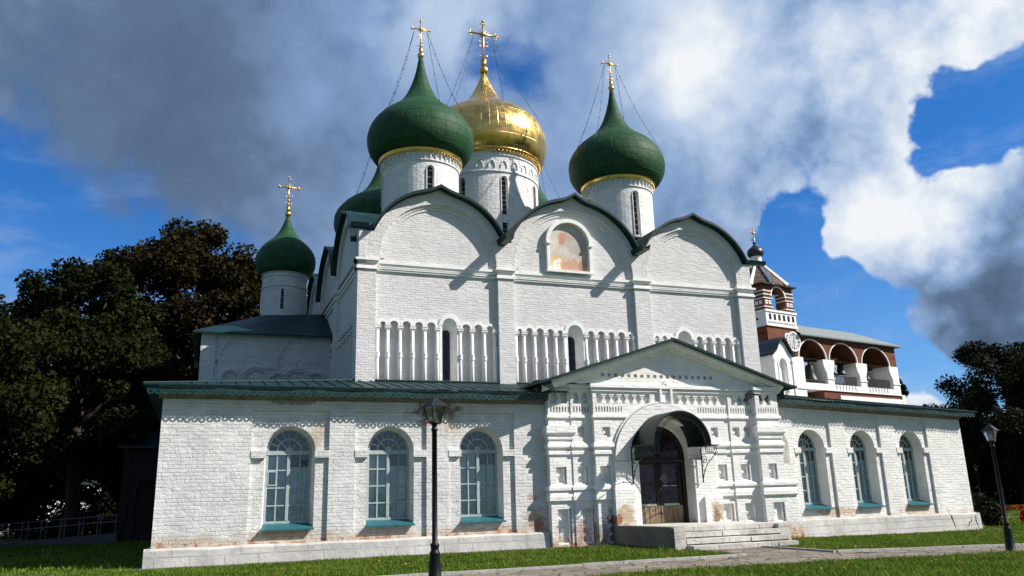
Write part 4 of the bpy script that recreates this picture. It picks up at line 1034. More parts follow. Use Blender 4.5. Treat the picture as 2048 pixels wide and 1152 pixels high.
        f.add([(x, Y + .0, z) for x, z in fa] + [(x, Y + .42, z) for x, z in ba], [(i, (i + 1) % n, n + (i + 1) % n, n + i) for i in range(n)])
        f.cur = 1; f.face2d([ba], Y + .42)
        f.cur = 2
        for k in range(1, 8): f.box(bc - bh, bc + bh, Y + .395, Y + .41, z0 + k * .42, z0 + k * .42 + .02)
        f.box(bc - .012, bc + .012, Y + .39, Y + .41, z0, zt - wh - .25)
        obj('window', f, ['limewash_smooth', 'dark_glass', 'dark_wood'], root)
    # little columns of the arcade
    base = None
    for x in cols:
        if base is None:
            c = MB(); c.smooth = True
            c.tube([(x, Y - .01, 4.9), (x, Y - .01, 7.66)], .060, 8); c.lathe([(.06, 6.62), (.085, 6.64), (.085, 6.67), (.07, 6.69), (.095, 6.74), (.07, 6.79), (.085, 6.81), (.085, 6.83), (.06, 6.85)], (x, Y - .01, 0), 10)
            c.smooth = False
            c.box(x - .105, x + .105, Y - .10, Y + .05, 7.72, 7.80); c.box(x - .08, x + .08, Y - .075, Y + .05, 7.66, 7.72); c.box(x - .115, x + .115, Y - .115, Y + .05, 7.80, 7.83)
            base = obj('column', c, 'limewash_smooth', root); bx = x
        else:
            o = base.copy(); COL.objects.link(o); o.parent = root; o.location = base.location + Vector((x - bx, 0, 0)); ORG[o.name] = ORG[base.name]
    # hoods over the arcade
    for lst in (l for s in arc_cols for l in (s[0], s[2])):
        for p, q in zip(lst, lst[1:]):
            hd = MB(); hd.arcband((p + q) / 2, 7.84, (q - p) / 2 - .07, (q - p) / 2 + .015, Y - .055, Y + .03, n=10); obj('arcade_hood', hd, 'limewash_smooth', wl)
    # fresco
    fx, fz, fr_ = 13.48, 11.58, .90
    m = MB(); m.face2d([arch(fx, fr_, 10.42, fz, 24)], Y + .02 - .03); obj('fresco', m, 'faded_fresco', root, org=(0, 0, 0))
    m = MB(); m.arcband(fx, fz, fr_ - .02, fr_ + .14, Y - .20, Y + .02, n=28)
    for sg in (-1, 1):
        a, b = sorted((fx + sg * (fr_ - .02), fx + sg * (fr_ + .11))); m.box(a, b, Y - .17, Y + .02, 10.42, fz); m.box(a - .03, b + .03, Y - .23, Y + .02, fz - .09, fz + .0)
    m.box(fx - fr_ - .14, fx + fr_ + .14, Y - .21, Y + .02, 10.32, 10.42)
    obj('fresco_frame', m, 'limewash_smooth', root)
    # roofs
    m = MB()
    def shell(pts, a, b, ax, t=.10):
        n = len(pts)
        lo = [(x, z - t) for x, z in pts]
        m.add([MB.p3(p, a, ax) for p in pts] + [MB.p3(p, b, ax) for p in pts] + [MB.p3(p, a, ax) for p in lo] + [MB.p3(p, b, ax) for p in lo],
              [(i, i + 1, n + i + 1, n + i) for i in range(n - 1)] + [(2 * n + i, 3 * n + i, 3 * n + i + 1, 2 * n + i + 1) for i in range(n - 1)] + [(i, 2 * n + i, 2 * n + i + 1, i + 1) for i in range(n - 1)] +
              [(0, n, 3 * n, 2 * n), (n - 1, 3 * n - 1, 4 * n - 1, 2 * n - 1)])
    for (a, b, cx, r, Rr, lift) in BAYS: shell(ogee(cx, Rr + .06, lift, half=Rr * .945), Y - .46, 34, 'y')
    for cy, r, Rr in side: shell(ogee(cy, Rr - .06, .18, half=Rr * .935), X0 - .22, 9.0, 'x'); shell(ogee(cy, Rr + .06, .22, half=Rr * .945), 18.0, X1 + .46, 'x')
    m.add([(6, 29.4, 11.3), (21.2, 29.4, 11.3), (21.2, 48, 11.3), (6, 48, 11.3), (9, 32, 12.9), (18.2, 32, 12.9), (18.2, 45, 12.9), (9, 45, 12.9)], [(0, 1, 5, 4), (1, 2, 6, 5), (2, 3, 7, 6), (3, 0, 4, 7), (4, 5, 6, 7)])
    rf = obj('roof', m, 'teal_roof', root)
    m = MB()
    for (a, b, cx, r, Rr, lift) in BAYS:
        o_ = [(x, z + .012) for x, z in ogee(cx, Rr + .06, lift, half=Rr * .945)]; i_ = [(x, z - .115) for x, z in o_]
        n = len(o_); m.add([(x, Y - .478, z) for x, z in o_] + [(x, Y - .478, z) for x, z in i_] + [(x, Y - .44, z) for x, z in i_], [(i, i + 1, n + i + 1, n + i) for i in range(n - 1)] + [(n + i, n + i + 1, 2 * n + i + 1, 2 * n + i) for i in range(n - 1)])
    obj('roof_edge', m, 'teal_edge', rf)
    for x, z, x0 in ((10.52, 11.20, 0), (16.50, 11.28, 0), (22.25, 11.38, 1), (5.02, 11.45, 1)):
        m = MB()
        if x0 == 0: m.prism([(x - .20, z + .22), (x - .14, z), (x + .14, z), (x + .20, z + .22), (x + .15, z + .22), (x + .11, z + .05), (x - .11, z + .05), (x - .15, z + .22)], Y - 1.12, 30, 'y')
        else:
            sg = 1 if x > 10 else -1
            m.prism([(Y - .30, z + .16), (Y - .24, z), (Y + .02, z), (Y + .08, z + .16)], x - .25 * sg, x + (.86 if sg > 0 else -.42) * abs(sg) * (1 if sg > 0 else 1), 'x')
        obj('waterspout', m, 'teal_edge', root)
    # inner edge wall behind the fresco bay etc. drums
    nice = ['left', 'right']
    specs = [('green', 8.50, 33.0, 1.72, 'small drum'), ('green', 18.62, 33.0, 1.66, ''), ('green', 8.85, 43.4, 1.72, ''), ('green', 18.42, 43.2, 1.72, '')]
    proto_dome = None
    for i, (_, cx, cy, Rd, _) in enumerate(specs):
        w_ = [(-PI / 2 + k * PI / 2, .17, 14.25 if i == 0 else (13.45 if i == 1 else 13.9), 15.52) for k in range(4)]
        dz = (0, 0, -.42, -.1)[i]; a, gs = drum_wall(Rd, 11.2, 16.36, w_, 12, .22, cx, cy)
        for k in range(44):
            t_ = 2 * PI * k / 44; c_, s_ = cos(t_), sin(t_)
            a.bar((cx + (Rd + .03) * c_, cy + (Rd + .03) * s_, 15.98), (cx + (Rd + .05) * c_, cy + (Rd + .05) * s_, 16.22), .045, 5)
        a.smooth = True; ringband(a, cx, cy, [(Rd, 15.88), (Rd + .05, 15.90), (Rd + .05, 15.95), (Rd, 15.97)]); ringband(a, cx, cy, [(Rd, 16.2), (Rd + .10, 16.22), (Rd + .12, 16.36), (Rd, 16.38)])
        d = obj('drum', a, 'limewash_drum', root, org=(cx, cy, 0))
        for g in gs: obj('window', g, ['dark_glass', 'weathered_white'], d)
        m = MB(); m.smooth = True; ringband(m, cx, cy, [(Rd + .06, 16.27), (Rd + .13, 16.26), (Rd + .15, 16.31), (Rd + .18, 16.40), (Rd + .20, 16.46), (Rd + .1, 16.49)], 72)
        for k in range(72):
            t_ = 2 * PI * k / 72; m.sphere((cx + (Rd + .13) * cos(t_), cy + (Rd + .13) * sin(t_), 16.26), .035, 5)
        obj('cornice', m, 'gold_trim', d)
        dm, ti = dome_mesh([(r * (1, .99, 1.1, 1)[i], z) for r, z in DOME], cx, cy, 32, .004)
        do = obj('dome', dm, 'green_dome', d, tint=ti)
        cm, zc, arm = cross_mesh(cx, cy, 21.85)
        obj('cross', cm, 'gold_trim', d); obj('chain', chains(cx, cy, zc, arm, 2.2, 18.35), 'chain_iron', d)
        d.location.z += dz
        if i == 1: d['label'] = 'white drum under the right front green dome'
    cx, cy, Rd = 13.55, 38.4, 2.80
    w_ = [(-PI / 2 + k * PI / 4, .18, 14.2, 17.35) for k in range(8)]
    a, gs = drum_wall(Rd, 12.0, 19.05, w_, 8, .26, cx, cy)
    a.smooth = True
    for z in (17.72, 18.62): ringband(a, cx, cy, [(Rd, z), (Rd + .05, z + .015), (Rd + .06, z + .08), (Rd, z + .10)])
    a.smooth = False
    for k in range(28):   # small hooded niches of the frieze
        t_ = 2 * PI * k / 28
        pts = [(cx + (Rd + .02) * cos(t_ + u / Rd), cy + (Rd + .02) * sin(t_ + u / Rd), z) for u, z in ((-.17, 17.98), (-.15, 18.16), (-.08, 18.30), (0, 18.36), (.08, 18.30), (.15, 18.16), (.17, 17.98))]
        a.tube(pts, .035, 5)
    d = obj('drum', a, 'limewash_great_drum', root, org=(cx, cy, 0)); d['label'] = 'broad white drum under the gilded dome'
    for g in gs: obj('window', g, ['dark_glass', 'weathered_white'], d)
    g = MB(); g.box(cx - .13, cx + .13, cy - Rd - .02, cy - Rd + .02, 15.0, 15.42); obj('vent_panel', g, 'milk_glass', d)
    m = MB(); m.smooth = True; ringband(m, cx, cy, [(Rd, 18.86), (Rd + .12, 18.87), (Rd + .16, 18.95), (Rd + .24, 19.0), (Rd + .22, 19.08), (Rd, 19.1)], 84)
    for k in range(90):
        t_ = 2 * PI * k / 90; m.sphere((cx + (Rd + .15) * cos(t_), cy + (Rd + .15) * sin(t_), 18.88), .045, 5)
    obj('cornice', m, 'gold_trim', d)
    dm, ti = dome_mesh(GREAT, cx, cy, 56, .0016); o = obj('dome', dm, 'gold_leaf', d, tint=ti); o['label'] = 'gilded onion dome of mirror-like plates'
    cm, zc, arm = cross_mesh(cx, cy, 24.84, .26, 2.32, .74, .62, .055, True); obj('cross', cm, 'gold_trim', d); obj('chain', chains(cx, cy, zc, arm, 3.1, 21.5), 'chain_iron', d)
cathedral()

# ------------------------------------------------------------------ small chapel on the left
def chapel():
    X0, X1, Y0, Y1 = -.28, 5.0, 35.0, 44.5
    root = thing('side_chapel', 'small white chapel in shadow with one green onion dome, left of the tall cathedral', 'chapel', (2.4, 35, 0))
    mb = MB()
    blind = [arch(.93, .30, 5.2, 6.7, 10), arch(1.95, .47, 5.2, 6.62, 12), arch(2.85, .22, 5.2, 6.7, 10), arch(3.62, .45, 5.2, 6.62, 12), arch(4.45, .28, 5.2, 6.7, 10)]
    mb.wall(rect(X0, X1, 3, 8.62), Y0, blind, .10)
    for c, r, z in ((.93, .36, 6.7), (1.95, .58, 6.62), (2.85, .28, 6.7), (3.62, .56, 6.62), (4.45, .34, 6.7)):
        mb.arcband(c, z, r, r + .06, Y0 - .05, Y0 + .03, n=14); mb.box(c - r - .10, c - r + .05, Y0 - .07, Y0 + .03, z - .08, z); mb.box(c + r - .05, c + r + .10, Y0 - .07, Y0 + .03, z - .08, z)
    mb.arcband(1.75, 7.3, 1.35, 1.43, Y0 - .05, Y0 + .03, a0=PI * .5, a1=PI, n=14); mb.arcband(3.75, 7.6, .85, .93, Y0 - .05, Y0 + .03, a0=PI * .52, a1=PI, n=14)
    mb.box(.30, .36, Y0 - .05, Y0 + .03, 5, 7.5); mb.box(2.75, 2.83, Y0 - .05, Y0 + .03, 7.25, 7.75); mb.box(2.15, 2.80, Y0 - .06, Y0 + .03, 7.15, 7.30); mb.box(X0 - .02, .28, Y0 - .06, Y0 + .03, 5, 8.6)
    for k in range(16):
        x = .55 + k * .27
        if not 2.1 < x < 2.9: mb.add([(x, Y0 - .03, 7.52), (x + .13, Y0 - .03, 7.52), (x + .03, Y0 - .03, 7.34), (x, Y0 + .01, 7.56), (x + .13, Y0 + .01, 7.56), (x, Y0 + .01, 7.30)], [(0, 1, 2), (0, 3, 4, 1), (2, 1, 4, 5), (0, 2, 5, 3)])
    mb.add([(X0, Y0, 0), (X0, Y1, 0), (X0, Y1, 8.62), (X0, Y0, 8.62)], [(0, 1, 2, 3)]); mb.add([(X0, Y1, 0), (X1, Y1, 0), (X1, Y1, 8.62), (X0, Y1, 8.62)], [(0, 1, 2, 3)])
    obj('wall', mb, 'limewash_chapel', root)
    cx, cy = 3.22, 38.4
    m = MB(); e = .35; z0 = 8.60
    q = [(X0 - e, Y0 - e, z0), (X1 + .1, Y0 - e, z0), (X1 + .1, Y1 + e, z0), (X0 - e, Y1 + e, z0)]
    r0 = [(cx - 1.0, cy - 1.0, 10.0), (X1 + .1, cy - 1, 10.2), (X1 + .1, cy + 1.2, 10.2), (cx - 1.0, cy + 1.2, 10.0)]
    m.add(q + r0 + [(x, y, z - .07) for x, y, z in q], [(0, 1, 5, 4), (3, 0, 4, 7), (2, 3, 7, 6), (4, 5, 6, 7), (0, 1, 9, 8), (3, 0, 8, 11)])
    for k in range(1, 8):
        t_ = k / 8; a = Vector(q[0]).lerp(Vector(q[1]), t_); b = Vector(r0[0]).lerp(Vector(r0[1]), t_); m.bar(a, b, .018, 4)
    obj('roof', m, 'teal_roof', root)
    w_ = [(R(-99) + k * PI / 2, .10, 10.35, 11.25) for k in range(4)]
    a, gs = drum_wall(1.03, 9.6, 12.35, w_, 10, .14, cx, cy); a.smooth = True
    for z in (11.45, 11.95, 12.12): ringband(a, cx, cy, [(1.03, z), (1.07, z + .01), (1.08, z + .06), (1.03, z + .08)], 40)
    ringband(a, cx, cy, [(1.03, 12.2), (1.10, 12.24), (1.12, 12.36), (1.0, 12.4)], 40)
    d = obj('drum', a, 'limewash_chapel', root, org=(cx, cy, 0))
    for g in gs: obj('window', g, ['dark_glass', 'weathered_white'], d)
    pr = [(1.02, 12.30), (1.14, 12.18), (1.20, 12.20), (1.31, 12.40), (1.39, 12.62), (1.42, 12.86), (1.39, 13.10), (1.31, 13.32), (1.18, 13.53), (1.01, 13.72), (.83, 13.89), (.66, 14.05), (.51, 14.22), (.38, 14.42), (.27, 14.64), (.18, 14.87), (.11, 15.08), (.06, 15.25)]
    dm, ti = dome_mesh(pr, cx, cy, 24, .005); obj('dome', dm, 'green_dome', d, tint=ti)
    cm, zc, arm = cross_mesh(cx, cy, 15.24, .15, 1.40, .44, .40, .026); obj('cross', cm, 'gold_trim', d)
chapel()

# ------------------------------------------------------------------ bell tower behind on the right (built along its own front, then turned)
def belfry():
    root = thing('bell_tower', 'red and white brick bell tower with three bell arches, a clock and a tent roof', 'bell tower', (0, 0, 0))
    red = MB(); wh = MB(); dp = 1.5
    ar = [(5.40, 1.72), (9.40, 1.86), (13.90, 1.98)]
    op = [(4.10, 6.95), (7.78, 11.35), (12.22, 16.05)]
    zsp, rise, zt, S0, S1, DB = 11.85, 1.52, 13.78, .2, 17.0, 3.4
    red.prism([(S0, zsp), (S1, zsp), (S1, zt), (S0, zt)], 0, .02, 'y', [[(c - r, zsp + .0005)] + [(c + r, zsp + .0005)] + [(c + r * cos(PI * k / 20), zsp + rise * sin(PI * k / 20)) for k in range(1, 20)] for c, r in ar])
    for c, r in ar:
        red.rim([(c + r * cos(PI * k / 20), zsp + rise * sin(PI * k / 20)) for k in range(21)], 0, dp)
        wh.arcband(c, zsp, r - .02, r + .08, -.05, .05, n=24, sq=rise / r)
    wh.box(S0, op[0][0], -.06, dp, 8.3, zsp); wh.box(S0, 3.3, -.03, dp, 11.8, 11.95)
    prev = [(op[0][1], op[1][0]), (op[1][1], op[2][0]), (op[2][1], S1)]
    for a, b in prev:
        wh.box(a, b, -.06, dp, 9.4, zsp - .002)
        wh.prism([(a, zsp), (a - .34, zsp), (a - .34, zsp - .35), (a - .22, zsp - .75), (a, zsp - 1.1)], -.055, dp, 'y'); wh.prism([(b, zsp), (b + .28, zsp), (b + .28, zsp - .35), (b + .18, zsp - .75), (b, zsp - 1.1)], -.055, dp, 'y') if b < S1 else None
        wh.box(a - .05, b + .05, -.12, dp, 10.25, 10.34)
    wh.box(S0, S1, -.05, DB, 9.36, 9.84); wh.box(S0, S1 + .25, -.14, DB, 9.30, 9.38)
    for c, r in ar[1:]:
        for k in range(7): wh.box(c - 1.4 + k * .42, c - 1.4 + k * .42 + .1, -.11, 0, 9.42, 9.84)
    red.box(6.3, S1 + .1, -.03, DB, 8.55, 9.30); wh.box(8.3, S1 + .25, -.10, DB, 8.1, 8.98); wh.box(17.0, 17.5, -.12, DB, 7, 9.38); wh.box(S0, S1, 0, DB, 0, 8.55)
    # ceiling, side and back walls of the bell stage
    wh.box(S0, S1, DB, DB + .2, 8, 10.6); red.box(S0, S1, DB, DB + .2, 12.6, zt)
    for a, b in ((S0, 4.6), (6.6, 8.3), (10.8, 12.7), (15.2, S1)): wh.box(a, b, DB + .002, DB + .198, 10.6, 12.6)
    red.box(S1 - .3, S1, dp, DB, zsp, zt)
    wh.box(S1 - .3, S1 - .002, dp, DB, 8, zsp)
    cl = MB(); cl.box(S0, S1, .1, DB, 13.5, 13.6)
    for c, r in ar: cl.box(c - r, c + r, 1.2, 1.35, 12.15, 12.3)
    # tower: red stage, white balcony, open arches
    T0, T1, D = .2, 3.74, 3.5
    red.box(T0, T1, -.02, D, 11.95, 14.12)
    wh.box(T0 - .10, T1 + .10, -.14, D + .1, 14.10, 14.26); wh.box(T0 - .04, T1 + .04, -.08, D + .06, 14.26, 15.24); wh.box(T0 - .12, T1 + .12, -.16, D + .12, 15.24, 15.40)
    slots = []
    class Slot:
        @staticmethod
        def box(*a):
            m = MB(); m.box(*a); slots.append(m)
    slot = Slot()
    for k in range(6):
        x = T0 + .32 + k * .55; slot.box(x, x + .26, -.10, -.082, 14.62, 15.08)
    for k in range(3): slot.box(T0 - .062, T0 - .042, .7 + k * .9, .9 + k * .9, 14.65, 14.85)
    for k in range(16): slot.box(T0 + .1 + k * .21, T0 + .18 + k * .21, -.10, -.082, 14.32, 14.46)
    pw = .95
    for a, b in ((T0, T0 + pw), (T1 - pw, T1)):
        for c, d_ in ((0, pw), (D - pw, D)):
            red.box(a, b, c, d_, 15.38, 17.45)
            for z in (15.62, 16.32, 16.62, 16.92): wh.box(a - .05, b + .05, c - .05, d_ + .05, z, z + .07)
    mid = (T0 + T1) / 2; hw = (T1 - T0) / 2 - pw
    ap = lambda c, h: [(c - h - .001, 17.6), (c - h - .001, 16.55)] + [(c + h * cos(PI - PI * k / 14), 16.55 + h * sin(PI * k / 14)) for k in range(15)] + [(c + h + .001, 16.55), (c + h + .001, 17.6)]
    for y in (0.001, D - .5): red.prism(ap(mid, hw), y, y + .499, 'y')
    hd = D / 2 - pw
    for x in (T0 + .001, T1 - .5): red.prism(ap(D / 2, hd), x, x + .499, 'x')
    wh.arcband(mid, 16.55, hw, hw + .10, -.04, .03, n=18)
    wh.add([(T0 - .03, D / 2 + rr * cos(PI * k / 14), 16.55 + rr * sin(PI * k / 14)) for k in range(15) for rr in (hd, hd + .10)], [(2 * k, 2 * k + 1, 2 * k + 3, 2 * k + 2) for k in range(14)])
    for x in (T0 + .28, T0 + .68, T1 - .68, T1 - .28): wh.box(x - .14, x + .14, -.04, 0, 15.88, 16.18); slot.box(x - .05, x + .05, -.05, -.042, 15.98, 16.08)
    for y in (.3, .7): wh.box(T0 - .04, T0, y - .14, y + .14, 15.88, 16.18)
    wh.arcband(2.45, 13.42, .12, .27, -.07, 0, a0=0, a1=2 * PI, n=18)
    w_ = obj('wall', wh, 'limewash_smooth', root); obj('brickwork', red, 'red_brick', root); [obj('slot', s_, 'interior_dark', w_) for s_ in slots]
    obj('ceiling', cl, 'grey_wood_and_shade', root)
    m = MB(); m.box(T0 - .25, T1 + .25, -.30, D + .25, 17.45, 17.56)
    m2 = MB(); c = (mid, D / 2); ang = [2 * PI * (k + .5) / 8 for k in range(8)]; rb, rt_ = 2.25, .42
    for k in range(8):
        a, b = ang[k], ang[(k + 1) % 8]
        m2.add([(c[0] + rb * cos(a), c[1] + rb * sin(a), 17.56), (c[0] + rb * cos(b), c[1] + rb * sin(b), 17.56), (c[0] + rt_ * cos(b), c[1] + rt_ * sin(b), 19.65), (c[0] + rt_ * cos(a), c[1] + rt_ * sin(a), 19.65)], [(0, 1, 2, 3)])
    tr_ = obj('tent_roof', m2, 'tent_tiles', root)
    m3 = MB()
    for a in ang: m3.tube([(c[0] + (rb + .03) * cos(a), c[1] + (rb + .03) * sin(a), 17.54), (c[0] + rt_ * cos(a), c[1] + rt_ * sin(a), 19.7)], [.20, .12], 4)
    m3.lathe([(.50, 19.55), (.52, 19.66), (.44, 19.72), (.44, 20.32), (.50, 20.36), (.46, 20.41), (.3, 20.42)], (c[0], c[1], 0), 12)
    obj('rib', m3, 'weathered_white', tr_)
    pr = [(r, z - .44) for r, z in ((.44, 20.80), (.56, 20.86), (.66, 21.02), (.69, 21.18), (.66, 21.34), (.56, 21.5), (.40, 21.64), (.25, 21.76), (.13, 21.9), (.06, 22.1))]
    dm, ti = dome_mesh(pr, c[0], c[1], 18, .0); obj('dome', dm, 'dark_cupola', root, tint=ti)
    m4 = MB(); m4.sphere((c[0], c[1], 21.62), .14, 8); obj('finial', m4, 'dark_cupola', root)
    cm, _, _ = cross_mesh(c[0], c[1], 21.70, .08, .72, .30, .26, .04, True); obj('cross', cm, 'gold_trim', root)
    obj('eave_board', m, 'dark_wood', root)
    m = MB(); r0, r1, ze, zr = S0 + 3.5, S1 + .55, 13.72, 14.95
    e = [(r0, -.4, ze), (r1, -.4, ze), (r1, DB + .5, ze), (r0, DB + .5, ze), (r0, 1.6, zr), (S1 - 3.4, 1.6, zr)]
    m.add(e, [(0, 1, 5, 4), (1, 2, 5), (2, 3, 4, 5)]); m.add([(x, y, z - .12) for x, y, z in e[:4]] + e[:4], [(0, 1, 2, 3), (0, 1, 5, 4), (1, 2, 6, 5)])
    obj('roof', m, 'zinc_roof', root)
    # clock
    m = MB(); cx, cz = 3.12, 13.02
    m.arcband(cx, cz, .70, .80, -.16, -.02, a0=0, a1=2 * PI, n=32)
    m.cur = 1; m.prism([(cx + .70 * cos(2 * PI * k / 32), cz + .70 * sin(2 * PI * k / 32)) for k in range(32)], -.12, -.03)
    m.cur = 2
    for k in range(12):
        a = PI / 2 - 2 * PI * k / 12; n = (3, 1, 2, 3, 2, 1, 2, 3, 3, 2, 1, 2)[k]
        for j in range(n):
            o = (j - (n - 1) / 2) * .045; px, pz = -sin(a) * o, cos(a) * o
            m.bar((cx + .50 * cos(a) + px, -.128, cz + .50 * sin(a) + pz), (cx + .65 * cos(a) + px, -.128, cz + .65 * sin(a) + pz), .014, 4)
    m.bar((cx, -.135, cz), (cx + .10, -.135, cz + .52), .022, 4); m.bar((cx, -.138, cz), (cx - .05, -.138, cz - .55), .018, 4); m.sphere((cx, -.135, cz), .05, 8)
    obj('clock', m, ['limewash_smooth', 'clock_white', 'black_paint'], root)
    for a, b, zb in ((4.1, 6.6, 9.35), (7.85, 10.9, 9.85), (12.3, 15.6, 9.85)):
        m = MB(); m.box(a, b, .02, .07, zb + .70, zb + .77); m.box(a, b, .02, .07, zb + .06, zb + .12)
        n = int((b - a) / .17)
        for k in range(n + 1): x = a + (b - a) * k / n; m.box(x - .035, x + .035, .025, .065, zb, zb + .72)
        obj('railing', m, 'grey_wood_and_shade', root)
    # small gabled church part in front of the tower
    m = MB(); y = -3.0; a, b = -3.16, -1.15; mid = (a + b) / 2 + .02
    gab = [(a, 6), (b, 6), (b, 11.15), (b - .22, 11.30), (mid + .35, 11.95), (mid, 12.22), (mid - .35, 11.95), (a + .22, 11.30), (a, 11.15)]
    nic = arch(-2.22, .36, 8.95, 10.50, 12); n2 = arch(-2.12, .20, 7.9, 8.45, 10)
    m.wall(gab, y, [nic, n2], .25); m.add([(a, y, 6), (a, 4, 6), (a, 4, 11.15), (a, y, 11.15)], [(0, 1, 2, 3)]); m.add([(b, y, 6), (b, 0, 6), (b, 0, 11.15), (b, y, 11.15)], [(0, 1, 2, 3)])
    m.arcband(-2.22, 10.5, .36, .46, y - .06, y, n=12); m.arcband(-2.12, 8.45, .24, .36, y - .07, y, n=12)
    for x in (a, b): m.box(x - .06, x + .14, y - .08, y + .2, 6, 10.6); m.box(x - .10, x + .18, y - .12, y + .2, 10.6, 10.8)
    m.box(-2.75, -2.65, y - .05, y, 9, 10.6); m.box(-1.80, -1.70, y - .05, y, 9, 10.6)
    m.box(-9, a, y + 2.0, y + 7, 6, 11.3)
    g_ = obj('annex', m, 'limewash_smooth', root); g_['label'] = 'small white gabled church front with a narrow arched niche'
    m = MB()
    for sg, x in ((-1, a - .25), (1, b + .25)):
        e = [(mid, 12.42), (mid + sg * .42, 12.10), (mid + sg * .85, 11.45), (x, 11.12)]
        for (xa, za), (xb, zb) in zip(e, e[1:]): m.add([(xa, y - .25, za), (xb, y - .25, zb), (xb, 0, zb), (xa, 0, za), (xa, y - .25, za - .10), (xb, y - .25, zb - .10), (xb, 0, zb - .1), (xa, 0, za - .1)], [(0, 1, 2, 3), (0, 1, 5, 4), (4, 5, 6, 7)])
    m.add([(-9, y + 1.7, 11.25), (a + .3, y + 1.7, 11.25), (a + .3, y + 5, 12.6), (-9, y + 5, 12.6)], [(0, 1, 2, 3)])
    obj('annex_roof', m, 'dark_cupola', g_)
    M_ = Matrix.Translation((40.45, 50, 0)) @ Matrix.Rotation(R(12), 4, 'Z')
    root.location = (40.45, 50, 0); root.rotation_euler = (0, 0, R(12)); ORG[root.name] = Vector(root.location)
    # bells
    def bell(label, s, y, z, h):
        p = M_ @ Vector((s, y, z)); r = thing('bell', label, 'bell', p, 'bells hung in the bell tower')
        m = MB(); m.smooth = True
        m.lathe([(.06, h), (.20 * h, h * .97), (.25 * h, h * .86), (.28 * h, h * .55), (.34 * h, h * .28), (.46 * h, h * .06), (.50 * h, 0), (.44 * h, .02), (.30 * h, .3 * h)], p, 20)
        m.smooth = False
        m.tube([p + Vector((0, 0, h)), p + Vector((0, 0, h * 1.25))], .05 * h, 6); obj('bell_body', m, 'bronze', r)
        m = MB(); m.tube([p + Vector((0, 0, h * .8)), p + Vector((.06 * h, -.04 * h, -.04 * h))], [.02 * h, .03 * h], 6); m.sphere(p + Vector((.06 * h, -.04 * h, -.03)), .06 * h, 8); obj('clapper', m, 'black_iron', r)
        m = MB(); m.box(p.x - .6 * h, p.x + .6 * h, p.y - .07, p.y + .07, p.z + 1.2 * h, p.z + 1.2 * h + .14); obj('yoke', m, 'grey_wood_and_shade', r)
    bell('largest bronze bell, alone in the left arch of the bell tower', 5.75, .7, 10.10, 1.35)
    bell('left of the two dark bells in the middle arch of the bell tower', 8.85, .8, 10.85, 1.0)
    bell('right of the two dark bells in the middle arch of the bell tower', 10.0, .8, 10.9, .95)
    bell('dark bell hung low in the right arch of the bell tower', 13.6, .9, 10.55, .95)
belfry()

# ------------------------------------------------------------------ lamps
def lamp(label, loc, h):
    root = thing('street_lamp', label, 'street lamp', loc, 'black post lamps with four-sided lanterns')
    x, y, z = loc; k = h / 3.5
    m = MB(); m.smooth = True
    m.lathe([(.16 * k, 0), (.16 * k, .03), (.125 * k, .06), (.115 * k, .42 * k), (.095 * k, .60 * k), (.10 * k, .62 * k), (.10 * k, .65 * k), (.075 * k, .68 * k), (.075 * k, .74 * k), (.085 * k, .76 * k), (.085 * k, .79 * k), (.052 * k, .83 * k), (.049 * k, 2.86 * k), (.066 * k, 2.87 * k), (.066 * k, 2.90 * k), (.05 * k, 2.92 * k), (.05 * k, 2.98 * k), (.09 * k, 3.0 * k), (.10 * k, 3.03 * k), (.0, 3.04 * k)], (x, y, z), 16)
    obj('post', m, 'black_paint', root)
    m = MB(); zb, zt = z + 3.03 * k, z + 3.33 * k; a, b = .082 * k, .150 * k; ang = [R(18) + PI / 4 + PI / 2 * i for i in range(4)]
    lo = [(x + a * 1.414 * cos(t), y + a * 1.414 * sin(t), zb) for t in ang]; hi = [(x + b * 1.414 * cos(t), y + b * 1.414 * sin(t), zt) for t in ang]
    for i in range(4):
        m.bar(lo[i], hi[i], .013 * k, 4); m.bar(lo[i], lo[(i + 1) % 4], .013 * k, 4); m.bar(hi[i], hi[(i + 1) % 4], .016 * k, 4)
    c = .188 * k; ro = [(x + c * 1.414 * cos(t), y + c * 1.414 * sin(t), zt) for t in ang]; rm = [(x + .06 * k * cos(t), y + .06 * k * sin(t), zt + .16 * k) for t in ang]
    m.add(ro + rm + [(p[0], p[1], p[2] - .014) for p in ro], [(i, (i + 1) % 4, 4 + (i + 1) % 4, 4 + i) for i in range(4)] + [(4, 5, 6, 7), (8, 9, 10, 11)] + [(i, (i + 1) % 4, 8 + (i + 1) % 4, 8 + i) for i in range(4)])
    m.tube([(x, y, zt + .15 * k), (x, y, zt + .20 * k)], [.03 * k, .006], 6)
    ln = obj('lantern', m, 'black_paint', root)
    m = MB(); m.add(lo + hi, [(i, (i + 1) % 4, 4 + (i + 1) % 4, 4 + i) for i in range(4)]); obj('glass', m, 'lantern_glass', ln)
    m = MB(); m.smooth = True; m.lathe([(.02, zb - z + .01), (.045 * k, zb - z + .04), (.05 * k, zb - z + .15 * k), (.03 * k, zb - z + .21 * k), (.0, zb - z + .22 * k)], (x, y, z), 10); obj('bulb', m, 'milk_glass', ln)
    return root
glass('lantern_glass', (.88, .92, .92), .6)
lamp('black lamp post with glazed lantern before the gallery windows', (4.20, 15.2, 0), 3.54)
lamp('black lamp post with glazed lantern on the lawn at the right edge', (19.42, 15.5, gz(19.42)), 3.22)
lamp('distant lamp in the dark trees just right of the white wing', (54.5, 45.2, gz(40)), 3.3)
